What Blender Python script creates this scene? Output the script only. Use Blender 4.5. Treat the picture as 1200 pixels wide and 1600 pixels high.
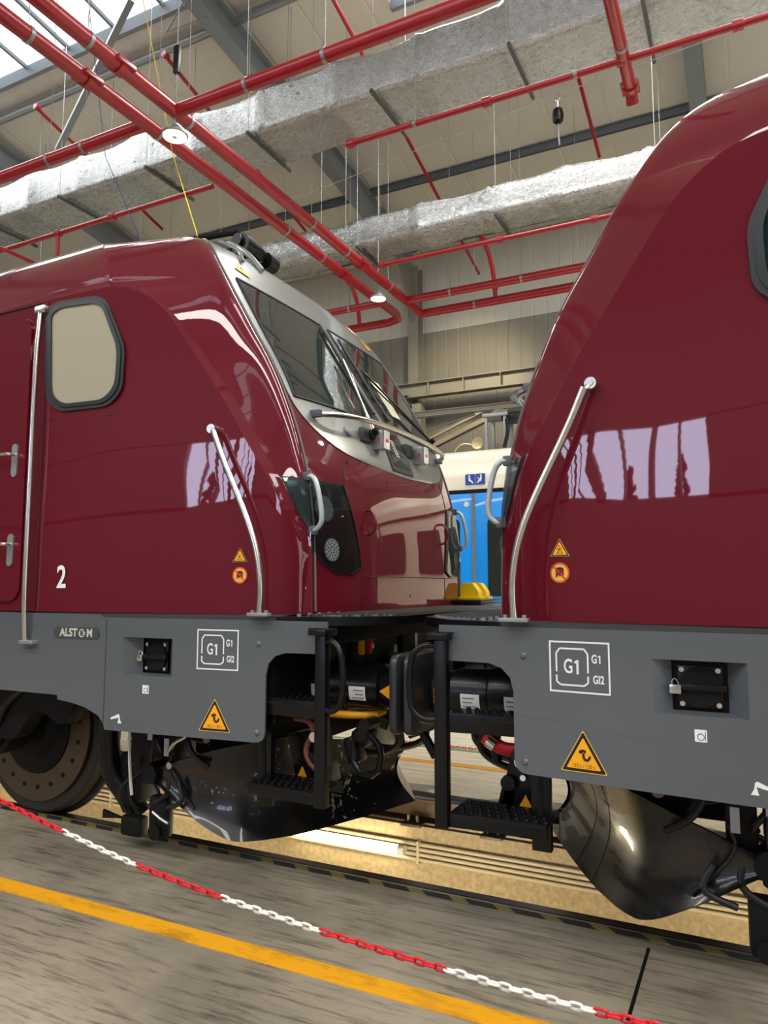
import bpy, bmesh, math, random
import numpy as np
from mathutils import Vector, Matrix, geometry
random.seed(4)
scene = bpy.context.scene
for o in list(bpy.data.objects): bpy.data.objects.remove(o)

# ------------------------------------------------------------ camera, world, lights, exposure
PI = math.pi
cam_data = bpy.data.cameras.new('camera')
cam_data.sensor_fit = 'VERTICAL'; cam_data.sensor_height = 36.0
cam_data.lens = 1150 / 1600 * 36.0
cam_data.clip_start = 0.05; cam_data.clip_end = 300
cam = bpy.data.objects.new('camera', cam_data)
scene.collection.objects.link(cam)
cam.location = (0, 0, 1.6)
cam.rotation_euler = (PI / 2 + math.atan(115 / 1150), 0, math.atan(578 / 1156))
scene.camera = cam
scene.view_settings.view_transform = 'Standard'
scene.view_settings.look = 'None'
scene.view_settings.gamma = 1.0
scene.view_settings.use_curve_mapping = False
scene.view_settings.exposure = 0.3
EXPO_SKY = 7.0        # daylight coming through the translucent roof lights
EXPO_WIN = 11.0        # daylight in the tall windows
world = bpy.data.worlds.new('world'); scene.world = world
world.use_nodes = True
world.node_tree.nodes['Background'].inputs[0].default_value = (0.75, 0.82, 0.95, 1)
world.node_tree.nodes['Background'].inputs[1].default_value = 1.0


def area(name, loc, size, energy, color, rot=(0, 0, 0)):
    d = bpy.data.lights.new(name, 'AREA'); d.shape = 'RECTANGLE'
    d.size, d.size_y = size; d.energy = energy; d.color = color
    o = bpy.data.objects.new(name, d); scene.collection.objects.link(o)
    o.location = loc; o.rotation_euler = rot
    return o


# daylight that falls through the rows of roof lights
area('roof_light_daylight', (-13, 7.4, 10.6), (10, 1.4), 240, (1, .98, .94))
area('roof_light_daylight_over_track', (2.4, 8.95, 10.3), (13, 1.1), 750, (1, .98, .94))
area('added_light_right_bay', (5.5, 3.0, 10.7), (10, 2.0), 520, (1, .98, .94))  # added light out of view, meant to brighten the left nose bevel
area('roof_light_daylight_near_bay', (-3, -3.2, 10.3), (34, .9), 1500, (1, .98, .94))
area('roof_light_daylight_near_wall', (-3, -8.2, 10.3), (34, .9), 1500, (1, .98, .94))


# ------------------------------------------------------------ materials
def srgb(r, g, b):
    f = lambda c: ((c / 255 + 0.055) / 1.055) ** 2.4 if c > 10.3 else c / 255 / 12.92
    return (f(r), f(g), f(b), 1)


MATS = {}


def mat(name, col, rough=0.5, metal=0.0, coat=0.0, spec=0.5, emit=None, strength=1.0):
    if name in MATS: return MATS[name]
    m = bpy.data.materials.new(name); m.use_nodes = True
    b = m.node_tree.nodes['Principled BSDF']
    b.inputs['Base Color'].default_value = srgb(*col)
    b.inputs['Roughness'].default_value = rough
    b.inputs['Metallic'].default_value = metal
    b.inputs['Coat Weight'].default_value = coat
    b.inputs['Coat Roughness'].default_value = 0.02
    b.inputs['Specular IOR Level'].default_value = spec
    if emit:
        b.inputs['Emission Color'].default_value = srgb(*emit)
        b.inputs['Emission Strength'].default_value = strength
    MATS[name] = m
    return m


def nodes(m):
    nt = m.node_tree
    return nt, nt.nodes, nt.links, nt.nodes['Principled BSDF']


def noise(nt, scale=5, detail=4, vec=None, rough=0.5, stretch=None):
    n = nt.nodes.new('ShaderNodeTexNoise'); n.inputs['Scale'].default_value = scale
    n.inputs['Detail'].default_value = detail; n.inputs['Roughness'].default_value = rough
    tc = nt.nodes.new('ShaderNodeTexCoord'); mp = nt.nodes.new('ShaderNodeMapping')
    nt.links.new(tc.outputs['Object'], mp.inputs[0])
    if stretch: mp.inputs['Scale'].default_value = stretch
    nt.links.new(mp.outputs[0], n.inputs['Vector'])
    return n


def ramp(nt, src, stops):
    r = nt.nodes.new('ShaderNodeValToRGB')
    el = r.color_ramp.elements
    while len(el) < len(stops): el.new(0.5)
    for e, (p, c) in zip(el, stops): e.position = p; e.color = c
    nt.links.new(src, r.inputs[0])
    return r


def bump(nt, src, b, strength=0.3, dist=0.01):
    n = nt.nodes.new('ShaderNodeBump'); n.inputs['Strength'].default_value = strength
    n.inputs['Distance'].default_value = dist
    nt.links.new(src, n.inputs['Height']); nt.links.new(n.outputs[0], b.inputs['Normal'])
    return n


RED = mat('burgundy_paint', (94, 5, 26), 0.6, 0, 1.0, 0.1)
GREY = mat('grey_paint', (82, 88, 92), 0.3, 0, 0.6)
GREYD = mat('grey_paint_recess', (84, 90, 96), 0.35, 0, 0.4)
SILVER = mat('silver_grey_paint', (146, 150, 148), 0.28, 0.45, 0.5)
BLACK = mat('black_steel', (10, 11, 12), 0.32, 0, 0.05, 0.3)
BLACKM = mat('black_matt', (8, 8, 9), 0.6, 0, 0, 0.25)
RUBBER = mat('black_rubber', (12, 12, 14), 0.5)
STEEL = mat('brushed_steel', (205, 205, 195), 0.25, 1.0)
CHROME = mat('bright_steel', (225, 225, 225), 0.12, 1.0)
GALV = mat('galvanised_steel', (150, 155, 156), 0.45, 0.6)
GALVD = mat('painted_structural_steel', (140, 147, 150), 0.5, 0.2)
TANSTEEL = mat('primed_girder_steel', (136, 133, 122), 0.55, 0.1)
PIPE = mat('red_pipe_paint', (158, 16, 34), 0.35, 0, 0.3)
GLASS = mat('dark_windscreen_glass', (36, 46, 46), 0.03, 0, 0.6, 0.6)
SIDEGLASS = mat('cab_window_dark_glass', (20, 36, 42), 0.04, 0, 0.6)
BLIND = mat('beige_blind_behind_glass', (158, 151, 128), 0.5, 0, 1.0)
WHITE = mat('white_marking', (228, 232, 232), 0.45)
YELLOW = mat('warning_yellow', (244, 170, 8), 0.45)
YELLOWC = mat('yellow_plastic', (240, 205, 20), 0.35)
BLACKINK = mat('black_print', (22, 18, 14), 0.5)
REDP = mat('red_plastic', (205, 18, 36), 0.4)
WHITEP = mat('white_plastic', (232, 230, 220), 0.4)
ORANGE = mat('orange_sign_print', (205, 70, 24), 0.45)
COPPER = mat('copper_hose', (150, 84, 66), 0.45)
BLUE = mat('bright_blue_paint', (0, 140, 236), 0.35, 0, 0.4)
SIGNBLUE = mat('pictogram_blue', (30, 70, 165), 0.4)
TRAINWHITE = mat('white_train_paint', (232, 228, 212), 0.35, 0, 0.3)
LENS = mat('lamp_lens_white', (225, 230, 228), 0.25, 0.2, 0.6)
LAMPHOUSE = mat('lamp_housing_grey', (74, 78, 82), 0.4)
CLEAR = bpy.data.materials.new('clear_headlight_cover'); CLEAR.use_nodes = True
_nt = CLEAR.node_tree; _b = _nt.nodes['Principled BSDF']; _out = _nt.nodes['Material Output']
_b.inputs['Base Color'].default_value = (0.02, 0.02, 0.02, 1); _b.inputs['Roughness'].default_value = 0.03
_mx = _nt.nodes.new('ShaderNodeMixShader'); _tr = _nt.nodes.new('ShaderNodeBsdfTransparent')
_tr.inputs[0].default_value = (.8, .84, .85, 1)
_lw = _nt.nodes.new('ShaderNodeLayerWeight'); _pw = _nt.nodes.new('ShaderNodeMath'); _pw.operation = 'POWER'; _pw.inputs[1].default_value = 4; _nt.links.new(_lw.outputs['Facing'], _pw.inputs[0]); _fr = _nt.nodes.new('ShaderNodeMath'); _fr.operation = 'MULTIPLY_ADD'; _fr.inputs[1].default_value = .6; _fr.inputs[2].default_value = .05; _nt.links.new(_pw.outputs[0], _fr.inputs[0])
_gl = _nt.nodes.new('ShaderNodeBsdfGlossy'); _gl.inputs['Roughness'].default_value = 0.02
_nt.links.new(_fr.outputs[0], _mx.inputs[0]); _nt.links.new(_tr.outputs[0], _mx.inputs[1])
_nt.links.new(_gl.outputs[0], _mx.inputs[2]); _nt.links.new(_mx.outputs[0], _out.inputs[0])

# snow plough: worn black steel with light scratches
PLOUGH = mat('worn_black_plough_steel', (24, 24, 24), 0.3, 0.0, 0.4)
nt, N, Lk, b = nodes(PLOUGH)
n = noise(nt, 3, 8, stretch=(1, 1, 6)); r = ramp(nt, n.outputs[0], [(.35, (.22, .22, .22, 1)), (.7, (.45, .45, .45, 1))])
Lk.new(r.outputs[0], b.inputs['Roughness'])
PLOUGHS = mat('speckled_black_plough_steel', (24, 24, 26), 0.3, 0.0, 0.4)
nt, N, Lk, b = nodes(PLOUGHS)
n = noise(nt, 38, 2); n2 = noise(nt, 3.2, 3)
mu = N.new('ShaderNodeMath'); mu.operation = 'MULTIPLY'
Lk.new(n.outputs[0], mu.inputs[0]); Lk.new(n2.outputs[0], mu.inputs[1])
r = ramp(nt, mu.outputs[0], [(.345, srgb(20, 21, 23)), (.375, srgb(150, 150, 148))]); Lk.new(r.outputs[0], b.inputs['Base Color'])

# aluminium foil lagging
FOIL = mat('aluminium_foil_lagging', (188, 192, 192), 0.22, 1.0)
nt, N, Lk, b = nodes(FOIL)
n = noise(nt, 9, 10, rough=.6, stretch=(1, 1.4, 1.4)); n.inputs['Distortion'].default_value = 1.6
vo = N.new('ShaderNodeTexVoronoi'); vo.feature = 'DISTANCE_TO_EDGE'; vo.inputs['Scale'].default_value = 7
tc = N.new('ShaderNodeTexCoord'); mp = N.new('ShaderNodeMapping'); mp.inputs['Scale'].default_value = (.5, 2.2, 2.2)
Lk.new(tc.outputs['Object'], mp.inputs[0]); mxv = N.new('ShaderNodeVectorMath'); mxv.operation = 'ADD'
Lk.new(mp.outputs[0], mxv.inputs[0]); Lk.new(n.outputs['Color'], mxv.inputs[1]); Lk.new(mxv.outputs[0], vo.inputs['Vector'])
rv = ramp(nt, vo.outputs['Distance'], [(0, (0, 0, 0, 1)), (.12, (1, 1, 1, 1))])
ad = N.new('ShaderNodeMath'); ad.operation = 'MULTIPLY_ADD'; ad.inputs[1].default_value = 1.4
Lk.new(n.outputs[0], ad.inputs[0]); Lk.new(rv.outputs[0], ad.inputs[2])
bump(nt, ad.outputs[0], b, 0.4, 0.02)
r = ramp(nt, n.outputs[0], [(.3, (.16, .16, .16, 1)), (.7, (.34, .34, .34, 1))]); Lk.new(r.outputs[0], b.inputs['Roughness'])

# concrete floor
CONC = mat('worn_concrete_floor', (120, 112, 98), 0.45)
nt, N, Lk, b = nodes(CONC)
n = noise(nt, 0.9, 8, rough=.62); n2 = noise(nt, 7, 6, stretch=(.35, 4, 1), rough=.7)
r = ramp(nt, n.outputs[0], [(.3, srgb(104, 98, 86)), (.55, srgb(146, 136, 118)), (.75, srgb(172, 161, 140))])
r2 = ramp(nt, n2.outputs[0], [(.37, (.35, .35, .35, 1)), (.50, (1, 1, 1, 1))])
mx = N.new('ShaderNodeMix'); mx.data_type = 'RGBA'; mx.blend_type = 'MULTIPLY'; mx.inputs[0].default_value = .8
Lk.new(r.outputs[0], mx.inputs[6]); Lk.new(r2.outputs[0], mx.inputs[7]); Lk.new(mx.outputs[2], b.inputs['Base Color'])
n3 = noise(nt, 1.6, 6, rough=.6); r3 = ramp(nt, n3.outputs[0], [(.3, (.28, .28, .28, 1)), (.7, (.55, .55, .55, 1))])
Lk.new(r3.outputs[0], b.inputs['Roughness'])
CONCF = mat('concrete_with_daylight_tone', (205, 198, 180), 0.5)  # strong daylight on the far floor is put into this lighter colour
nt, N, Lk, b = nodes(CONCF)
n = noise(nt, 5, 6, stretch=(.4, 4, 1)); r = ramp(nt, n.outputs[0], [(.35, srgb(192, 184, 164)), (.6, srgb(222, 215, 196))]); Lk.new(r.outputs[0], b.inputs['Base Color'])
PITW = mat('pit_wall_concrete', (178, 158, 122), 0.7)
nt, N, Lk, b = nodes(PITW)
n = noise(nt, 30, 5); r = ramp(nt, n.outputs[0], [(.3, srgb(160, 142, 110)), (.7, srgb(192, 172, 134))]); Lk.new(r.outputs[0], b.inputs['Base Color'])
YLINE = mat('yellow_floor_paint', (226, 158, 20), 0.5)
nt, N, Lk, b = nodes(YLINE)
n = noise(nt, 3, 7, rough=.7, stretch=(1, 3, 1)); r = ramp(nt, n.outputs[0], [(.33, srgb(176, 124, 30)), (.5, srgb(226, 158, 20))]); Lk.new(r.outputs[0], b.inputs['Base Color'])
GLINE = mat('green_floor_paint', (70, 150, 100), 0.5)
HAZ = mat('yellow_black_edge_tape', (225, 200, 60), 0.6)
nt, N, Lk, b = nodes(HAZ)
tc = N.new('ShaderNodeTexCoord'); sp = N.new('ShaderNodeSeparateXYZ'); Lk.new(tc.outputs['Object'], sp.inputs[0])
m1 = N.new('ShaderNodeMath'); m1.operation = 'MULTIPLY_ADD'; m1.inputs[1].default_value = 4.2
m0 = N.new('ShaderNodeMath'); m0.operation = 'MULTIPLY'; m0.inputs[1].default_value = 4.0
Lk.new(sp.outputs[1], m0.inputs[0]); Lk.new(sp.outputs[0], m1.inputs[0]); Lk.new(m0.outputs[0], m1.inputs[2])
m2 = N.new('ShaderNodeMath'); m2.operation = 'FRACT'; Lk.new(m1.outputs[0], m2.inputs[0])
r = ramp(nt, m2.outputs[0], [(.62, srgb(40, 40, 37)), (.64, srgb(124, 114, 60))]); r.color_ramp.interpolation = 'CONSTANT'
Lk.new(r.outputs[0], b.inputs['Base Color'])


def ribbed(name, col, axis, pitch, strength=.4, col2=None, duty=.9, rough=.55):
    m = mat(name, col, rough); nt, N, Lk, b = nodes(m)
    tc = N.new('ShaderNodeTexCoord'); sp = N.new('ShaderNodeSeparateXYZ'); Lk.new(tc.outputs['Object'], sp.inputs[0])
    a = N.new('ShaderNodeMath'); a.operation = 'MULTIPLY'; a.inputs[1].default_value = 1 / pitch; Lk.new(sp.outputs[axis], a.inputs[0])
    f = N.new('ShaderNodeMath'); f.operation = 'FRACT'; Lk.new(a.outputs[0], f.inputs[0])
    r = ramp(nt, f.outputs[0], [(0, (0, 0, 0, 1)), (.04, (1, 1, 1, 1)), (duty, (1, 1, 1, 1)), (1, (0, 0, 0, 1))])
    bump(nt, r.outputs[0], b, strength, .02)
    return m


WALLB = ribbed('ribbed_wall_cladding', (128, 125, 114), 0, .3, .5)
WALLW = ribbed('pale_upper_cladding', (190, 188, 178), 0, .3, .5)
CEIL = ribbed('roof_panels', (216, 212, 200), 0, 1.0, .5, duty=.97)
WALLN = mat('beige_wall', (128, 122, 120), 0.6)


def emis(name, col, s):
    m = bpy.data.materials.new(name); m.use_nodes = True; nt = m.node_tree
    nt.nodes.remove(nt.nodes['Principled BSDF'])
    e = nt.nodes.new('ShaderNodeEmission'); e.inputs[0].default_value = srgb(*col); e.inputs[1].default_value = s
    nt.links.new(e.outputs[0], nt.nodes['Material Output'].inputs[0]); return m


SKYL = emis('translucent_roof_light', (240, 246, 255), 1.6)
WINL = emis('daylight_window', (205, 208, 240), EXPO_WIN)
END_GLOW = emis('added_end_wall_glow', (240, 240, 240), 2.4)  # glow for the panels added on the unseen end walls
LAMPE = emis('lamp_diffuser', (255, 236, 170), 9)
TUBEE = emis('fluorescent_tube', (255, 240, 190), 14)
PANELT = mat('frosted_polycarbonate', (225, 232, 236), 0.4)


# ------------------------------------------------------------ mesh builder
class MB:
    def __init__(s): s.v = []; s.f = []; s.sm = []

    def add(s, vs, fs, smooth=True):
        n = len(s.v); s.v += [tuple(v) for v in vs]
        s.f += [tuple(i + n for i in f) for f in fs]; s.sm += [smooth] * len(fs); return s

    def box(s, c, d, R=None, ch=0.0):
        """box centred at c, size d; ch = chamfer"""
        if ch > 0:
            bm = bmesh.new(); bmesh.ops.create_cube(bm, size=1)
            for v in bm.verts: v.co = Vector((v.co.x * d[0], v.co.y * d[1], v.co.z * d[2]))
            bmesh.ops.bevel(bm, geom=bm.edges[:], offset=min(ch, min(d) * .45), segments=2, affect='EDGES', profile=.6)
            vs = [v.co.copy() for v in bm.verts]; fs = [[v.index for v in f.verts] for f in bm.faces]; bm.free()
        else:
            vs = [Vector((x * d[0] / 2, y * d[1] / 2, z * d[2] / 2)) for x in (-1, 1) for y in (-1, 1) for z in (-1, 1)]
            fs = [(0, 1, 3, 2), (4, 6, 7, 5), (0, 4, 5, 1), (2, 3, 7, 6), (0, 2, 6, 4), (1, 5, 7, 3)]
        if R is not None: vs = [R @ v for v in vs]
        c = Vector(c)
        return s.add([v + c for v in vs], fs, ch > 0)

    def beam(s, a, b, w, h, up=(0, 0, 1), ch=0.0):
        a = Vector(a); b = Vector(b); x = (b - a); L = x.length; x.normalize()
        u = Vector(up); y = u.cross(x)
        if y.length < 1e-4: y = Vector((0, 1, 0)).cross(x)
        y.normalize(); z = x.cross(y)
        R = Matrix((x, y, z)).transposed()
        return s.box((a + b) / 2, (L, w, h), R, ch)

    def cyl(s, a, b, r, r2=None, n=24, caps=True):
        a = Vector(a); b = Vector(b); r2 = r if r2 is None else r2
        x = (b - a).normalized(); u = x.orthogonal().normalized(); w = x.cross(u)
        vs = []
        for p, q in ((a, r), (b, r2)):
            for i in range(n):
                t = 2 * PI * i / n; vs.append(p + (u * math.cos(t) + w * math.sin(t)) * q)
        fs = [(i, (i + 1) % n, n + (i + 1) % n, n + i) for i in range(n)]
        if caps: fs += [tuple(range(n))[::-1], tuple(range(n, 2 * n))]
        return s.add(vs, fs)

    def lathe(s, a, axis, prof, n=32):
        """prof: list of (distance along axis, radius)"""
        a = Vector(a); x = Vector(axis).normalized(); u = x.orthogonal().normalized(); w = x.cross(u)
        vs = []
        for d, r in prof:
            for i in range(n):
                t = 2 * PI * i / n; vs.append(a + x * d + (u * math.cos(t) + w * math.sin(t)) * max(r, 1e-4))
        fs = []
        for k in range(len(prof) - 1):
            for i in range(n):
                fs.append((k * n + i, k * n + (i + 1) % n, (k + 1) * n + (i + 1) % n, (k + 1) * n + i))
        fs += [tuple(range(n))[::-1], tuple(range((len(prof) - 1) * n, len(prof) * n))]
        return s.add(vs, fs)

    def tube(s, pts, r, n=12, closed=False, round_k=0):
        P = [Vector(p) for p in pts]
        for _ in range(round_k):
            Q = []
            m = len(P)
            rng = range(m) if closed else range(m - 1)
            if not closed: Q.append(P[0])
            for i in rng:
                A, B = P[i], P[(i + 1) % m]
                if closed or i > 0: Q.append(A.lerp(B, .25))
                if closed or i < m - 2: Q.append(A.lerp(B, .75))
            if not closed: Q.append(P[-1])
            P = Q
        m = len(P)
        T = []
        for i in range(m):
            if closed: t = P[(i + 1) % m] - P[i - 1]
            else: t = P[min(i + 1, m - 1)] - P[max(i - 1, 0)]
            T.append(t.normalized())
        u = T[0].orthogonal().normalized(); vs = []
        for i in range(m):
            u = (u - T[i] * u.dot(T[i]))
            u = u.normalized() if u.length > 1e-6 else T[i].orthogonal().normalized()
            w = T[i].cross(u)
            for k in range(n):
                a = 2 * PI * k / n; vs.append(P[i] + (u * math.cos(a) + w * math.sin(a)) * r)
        fs = []
        for i in range(m if closed else m - 1):
            j = (i + 1) % m
            for k in range(n): fs.append((i * n + k, i * n + (k + 1) % n, j * n + (k + 1) % n, j * n + k))
        if not closed: fs += [tuple(range(n))[::-1], tuple(range((m - 1) * n, m * n))]
        return s.add(vs, fs)

    def prism(s, poly, o, u, v, t, both=False):
        """2D polygon in frame (o,u,v), extruded along n=u x v by t"""
        o = Vector(o); u = Vector(u); v = Vector(v); nrm = u.cross(v).normalized()
        n = len(poly)
        vs = [o + u * a + v * b for a, b in poly] + [o + u * a + v * b + nrm * t for a, b in poly]
        fs = [tuple(range(n))[::-1], tuple(range(n, 2 * n))] + [(i, (i + 1) % n, n + (i + 1) % n, n + i) for i in range(n)]
        return s.add(vs, fs, False)

    def ringplate(s, outer, inner, o, u, v, t):
        o = Vector(o); u = Vector(u); v = Vector(v); nrm = u.cross(v).normalized(); n = len(outer)
        vs = [o + u * a + v * b + nrm * h for h in (0, t) for pl in (outer, inner) for a, b in pl]
        fs = []
        for i in range(n):
            j = (i + 1) % n
            fs += [(i, j, n + j, n + i), (2 * n + i, 3 * n + i, 3 * n + j, 2 * n + j), (i, 2 * n + i, 2 * n + j, j), (n + i, n + j, 3 * n + j, 3 * n + i)]
        return s.add(vs, fs, False)

    def build(s, name, m, parent=None, angle=32, recalc=True):
        loc = Vector((0, 0, 0))
        if parent is not None: loc = world_loc(parent)
        me = bpy.data.meshes.new(name)
        me.from_pydata([tuple(Vector(v) - loc) for v in s.v], [], s.f)
        if recalc:
            bm = bmesh.new(); bm.from_mesh(me)
            bmesh.ops.recalc_face_normals(bm, faces=bm.faces[:]); bm.to_mesh(me); bm.free()
        for p in me.polygons: p.use_smooth = True
        me.set_sharp_from_angle(angle=math.radians(angle))
        me.materials.append(m); me.update()
        o = bpy.data.objects.new(name, me); scene.collection.objects.link(o)
        if parent is not None: o.parent = parent
        return o


def world_loc(o):
    p = Vector((0, 0, 0))
    while o is not None: p = p + Vector(o.location); o = o.parent
    return p


def tag(o, label=None, cat=None, group=None, kind=None):
    if label: o['label'] = label
    if cat: o['category'] = cat
    if group: o['group'] = group
    if kind: o['kind'] = kind
    return o


def empty(name, loc, label, cat, group=None):
    o = bpy.data.objects.new(name, None); scene.collection.objects.link(o)
    o.location = loc; o.empty_display_size = .2
    return tag(o, label, cat, group)


def struct(name, mb, m):
    return tag(mb.build(name, m), kind='structure')


def text_mb(body, size, o, u, v, depth=.0015, align='CENTER', xs=1.0, bold=0.0):
    cu = bpy.data.curves.new('t', 'FONT'); cu.body = body; cu.size = size
    cu.align_x = align; cu.align_y = 'CENTER'; cu.offset = bold
    ob = bpy.data.objects.new('t', cu); scene.collection.objects.link(ob)
    dg = bpy.context.evaluated_depsgraph_get(); me = bpy.data.meshes.new_from_object(ob.evaluated_get(dg))
    bpy.data.objects.remove(ob)
    o = Vector(o); u = Vector(u).normalized(); v = Vector(v).normalized(); nn = u.cross(v)
    mb = MB(); mb.add([o + u * (p.co.x * xs) + v * p.co.y + nn * depth for p in me.vertices], [tuple(f.vertices) for f in me.polygons], False)
    return mb


def rrect(w, h, r, k=5):
    out = []
    for cx, cy, a0 in ((w / 2 - r, h / 2 - r, 0), (-w / 2 + r, h / 2 - r, 90), (-w / 2 + r, -h / 2 + r, 180), (w / 2 - r, -h / 2 + r, 270)):
        for i in range(k + 1):
            a = math.radians(a0 + 90 * i / k); out.append((cx + r * math.cos(a), cy + r * math.sin(a)))
    return out


def circ(r, n=28, cx=0, cy=0):
    return [(cx + r * math.cos(2 * PI * i / n), cy + r * math.sin(2 * PI * i / n)) for i in range(n)]


def roundpoly(P, rad, k=4):
    out = []; n = len(P)
    for i in range(n):
        p = Vector(P[i]); a = (Vector(P[i - 1]) - p); b = (Vector(P[(i + 1) % n]) - p)
        r = rad[i] if isinstance(rad, (list, tuple)) else rad
        r = min(r, a.length * .48, b.length * .48)
        if r < 1e-4: out.append(tuple(p)); continue
        A = p + a.normalized() * r; B = p + b.normalized() * r
        for j in range(k + 1):
            t = j / k; q = A * (1 - t) ** 2 + p * 2 * t * (1 - t) + B * t * t; out.append(tuple(q))
    return out


# ------------------------------------------------------------ building shell
Yc = 4.54                   # centre of the track
X0 = -1.61                  # where the two locomotives' buffers meet
ROOF = lambda y: 9.756 + .129 * (16 - y)

mb = MB(); mb.box((-3, -5.15, -.1), (62, 17.9 - .1, .2)); fl = struct('floor', mb, CONC)      # camera side up to Y=3.75
mb = MB(); mb.box((-3, 10.9, -.1), (62, 10.9, .2)); struct('floor', mb, CONCF)
mb = MB(); mb.box((-3, 3.70, .0015), (62, .05, .003)); tag(mb.build('hazard_edge_tape', HAZ), 'yellow and black striped tape along the near edge of the pit', 'floor marking')
mb = MB(); mb.box((-3, 5.32, -1.0), (62, .25, 1.64)); struct('wall_pit_far', mb, PITW)
mb = MB(); mb.box((-3, 3.78, -1.0), (62, .12, 1.64)); struct('wall_pit_near', mb, PITW)
mb = MB(); mb.box((-3, 4.52, -1.85), (62, 1.8, .1)); struct('floor_pit', mb, CONC)
# floor joint
mb = MB(); mb.box((-.488, 1.7, .001), (.014, 3.8, .002)); tag(mb.build('floor_joint', BLACKM), 'thin dark joint across the near concrete floor', 'floor joint')
mb = MB(); mb.box((-3, 2.785, .0015), (62, .115, .003)); tag(mb.build('yellow_floor_line', YLINE), 'worn yellow painted line on the near concrete floor', 'floor marking')
mb = MB(); mb.box((-3, 6.36, .0015), (62, .11, .003)); tag(mb.build('yellow_floor_line', YLINE), 'yellow painted line on the floor beyond the locomotives', 'floor marking')
mb = MB(); mb.box((-3, 6.93, .0015), (62, .05, .003)); tag(mb.build('green_floor_line', GLINE), 'thin green painted line on the far floor', 'floor marking')


def rail(y, label):
    mb = MB()
    P = [(-.075, -.17), (.075, -.17), (.075, -.155), (.012, -.135), (.010, -.04), (.036, -.028), (.036, -.004), (.030, 0), (-.030, 0), (-.036, -.004), (-.036, -.028), (-.010, -.04), (-.012, -.135), (-.075, -.155)]
    mb.prism([(a, b) for a, b in P], (-34, y, 0), (0, 1, 0), (0, 0, 1), 62)
    root = mb.build('rail', mat('rail_steel', (88, 76, 62), .35, .7))
    tag(root, label, 'rail')
    for i in range(-3, 4) if y > 5 else ():
        x = -2.35 + i * .62
        b = MB(); b.box((x, y - .085, -.165), (.16, .15, .02), ch=.004)
        for dx in (-.035, .035): b.cyl((x + dx, y - .105, -.155), (x + dx, y - .105, -.10), .013, n=10)
        b.build('rail_clamp', mat('greased_clamp_steel', (84, 76, 66), .4, .6), root)
    return root


rail(3.792, 'near steel rail at the edge of the inspection pit')
rail(5.29, 'far steel rail on the lit pit wall')
mb = MB(); mb.box((-3, 3.755, -.06), (62, .012, .12))
mb.build('pit_edge_angle', BLACKM); tag(bpy.data.objects['pit_edge_angle'], 'dark steel angle between hazard tape and near rail', 'steel edging')

# conduits and tube lights on the far pit wall
for i in range(4):
    z = -.30 - i * .036
    mb = MB(); mb.tube([(-30, 5.168, z), (24, 5.168, z)], .0135, 10)
    o = mb.build('conduit', mat('pale_conduit', (205, 192, 160), .5))
    pos = ['topmost', 'second from the top', 'third from the top', 'lowest'][i]
    tag(o, 'pale cable conduit on the pit wall, ' + pos + ' of the four', 'conduit', 'conduits on the pit wall')
for i in range(9):
    x = -8.5 + i * 1.55
    mb = MB(); mb.box((x, 5.172, -.355), (.02, .05, .16), ch=.003); o = mb.build('conduit_clip', mat('pale_conduit', (205, 192, 160), .5))
    tag(o, 'small bracket holding the pale conduits to the pit wall', 'bracket', 'conduit brackets on the pit wall')


def pit_light(x0, x1, y, z, label, power):
    e = empty('tube_light', ((x0 + x1) / 2, y, z), label, 'lamp', 'tube lights in the pit')
    mb = MB(); mb.lathe((x0 + .03, y, z), (1, 0, 0), [(0, .012), (.008, .028), (.02, .032), (x1 - x0 - .08, .032), (x1 - x0 - .068, .028), (x1 - x0 - .06, .012)], 20)
    mb.build('diffuser_tube', TUBEE, e)
    mb = MB()
    for x in (x0, x1 - .05): mb.cyl((x, y, z), (x + .05, y, z), .034, n=20)
    mb.box(((x0 + x1) / 2, y + .035 * (1 if y > 4.5 else -1), z), (x1 - x0, .02, .04), ch=.004)
    mb.build('lamp_bracket', WHITEP, e)
    l = area('tube_light_glow', ((x0 + x1) / 2, y + (-.06 if y > 4.5 else .06), z), (x1 - x0, .05), power, (1, .88, .68), (PI / 2 * (-1 if y > 4.5 else 1) * (1 if y > 4.5 else 1), 0, 0))
    return e


pit_light(-3.42, -2.38, 5.10, -.335, 'glowing tube light on the pit wall under the left plough', 10)
for i, x in enumerate((-7.5, -5.1, -2.7, -.3, 2.1)):
    pit_light(x, x + 1.2, 3.90, -.62, 'tube light on the near pit wall, number %s along the track' % ['one', 'two', 'three', 'four', 'five'][i], 9)

# walls
mb = MB(); mb.box((-3, 16.15, 3.75), (62, .3, 7.9)); struct('wall_back', mb, WALLB)
mb = MB(); mb.box((-3, 16.14, 8.72), (62, .3, 2.04)); struct('wall_back_upper', mb, WALLW)
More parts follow.
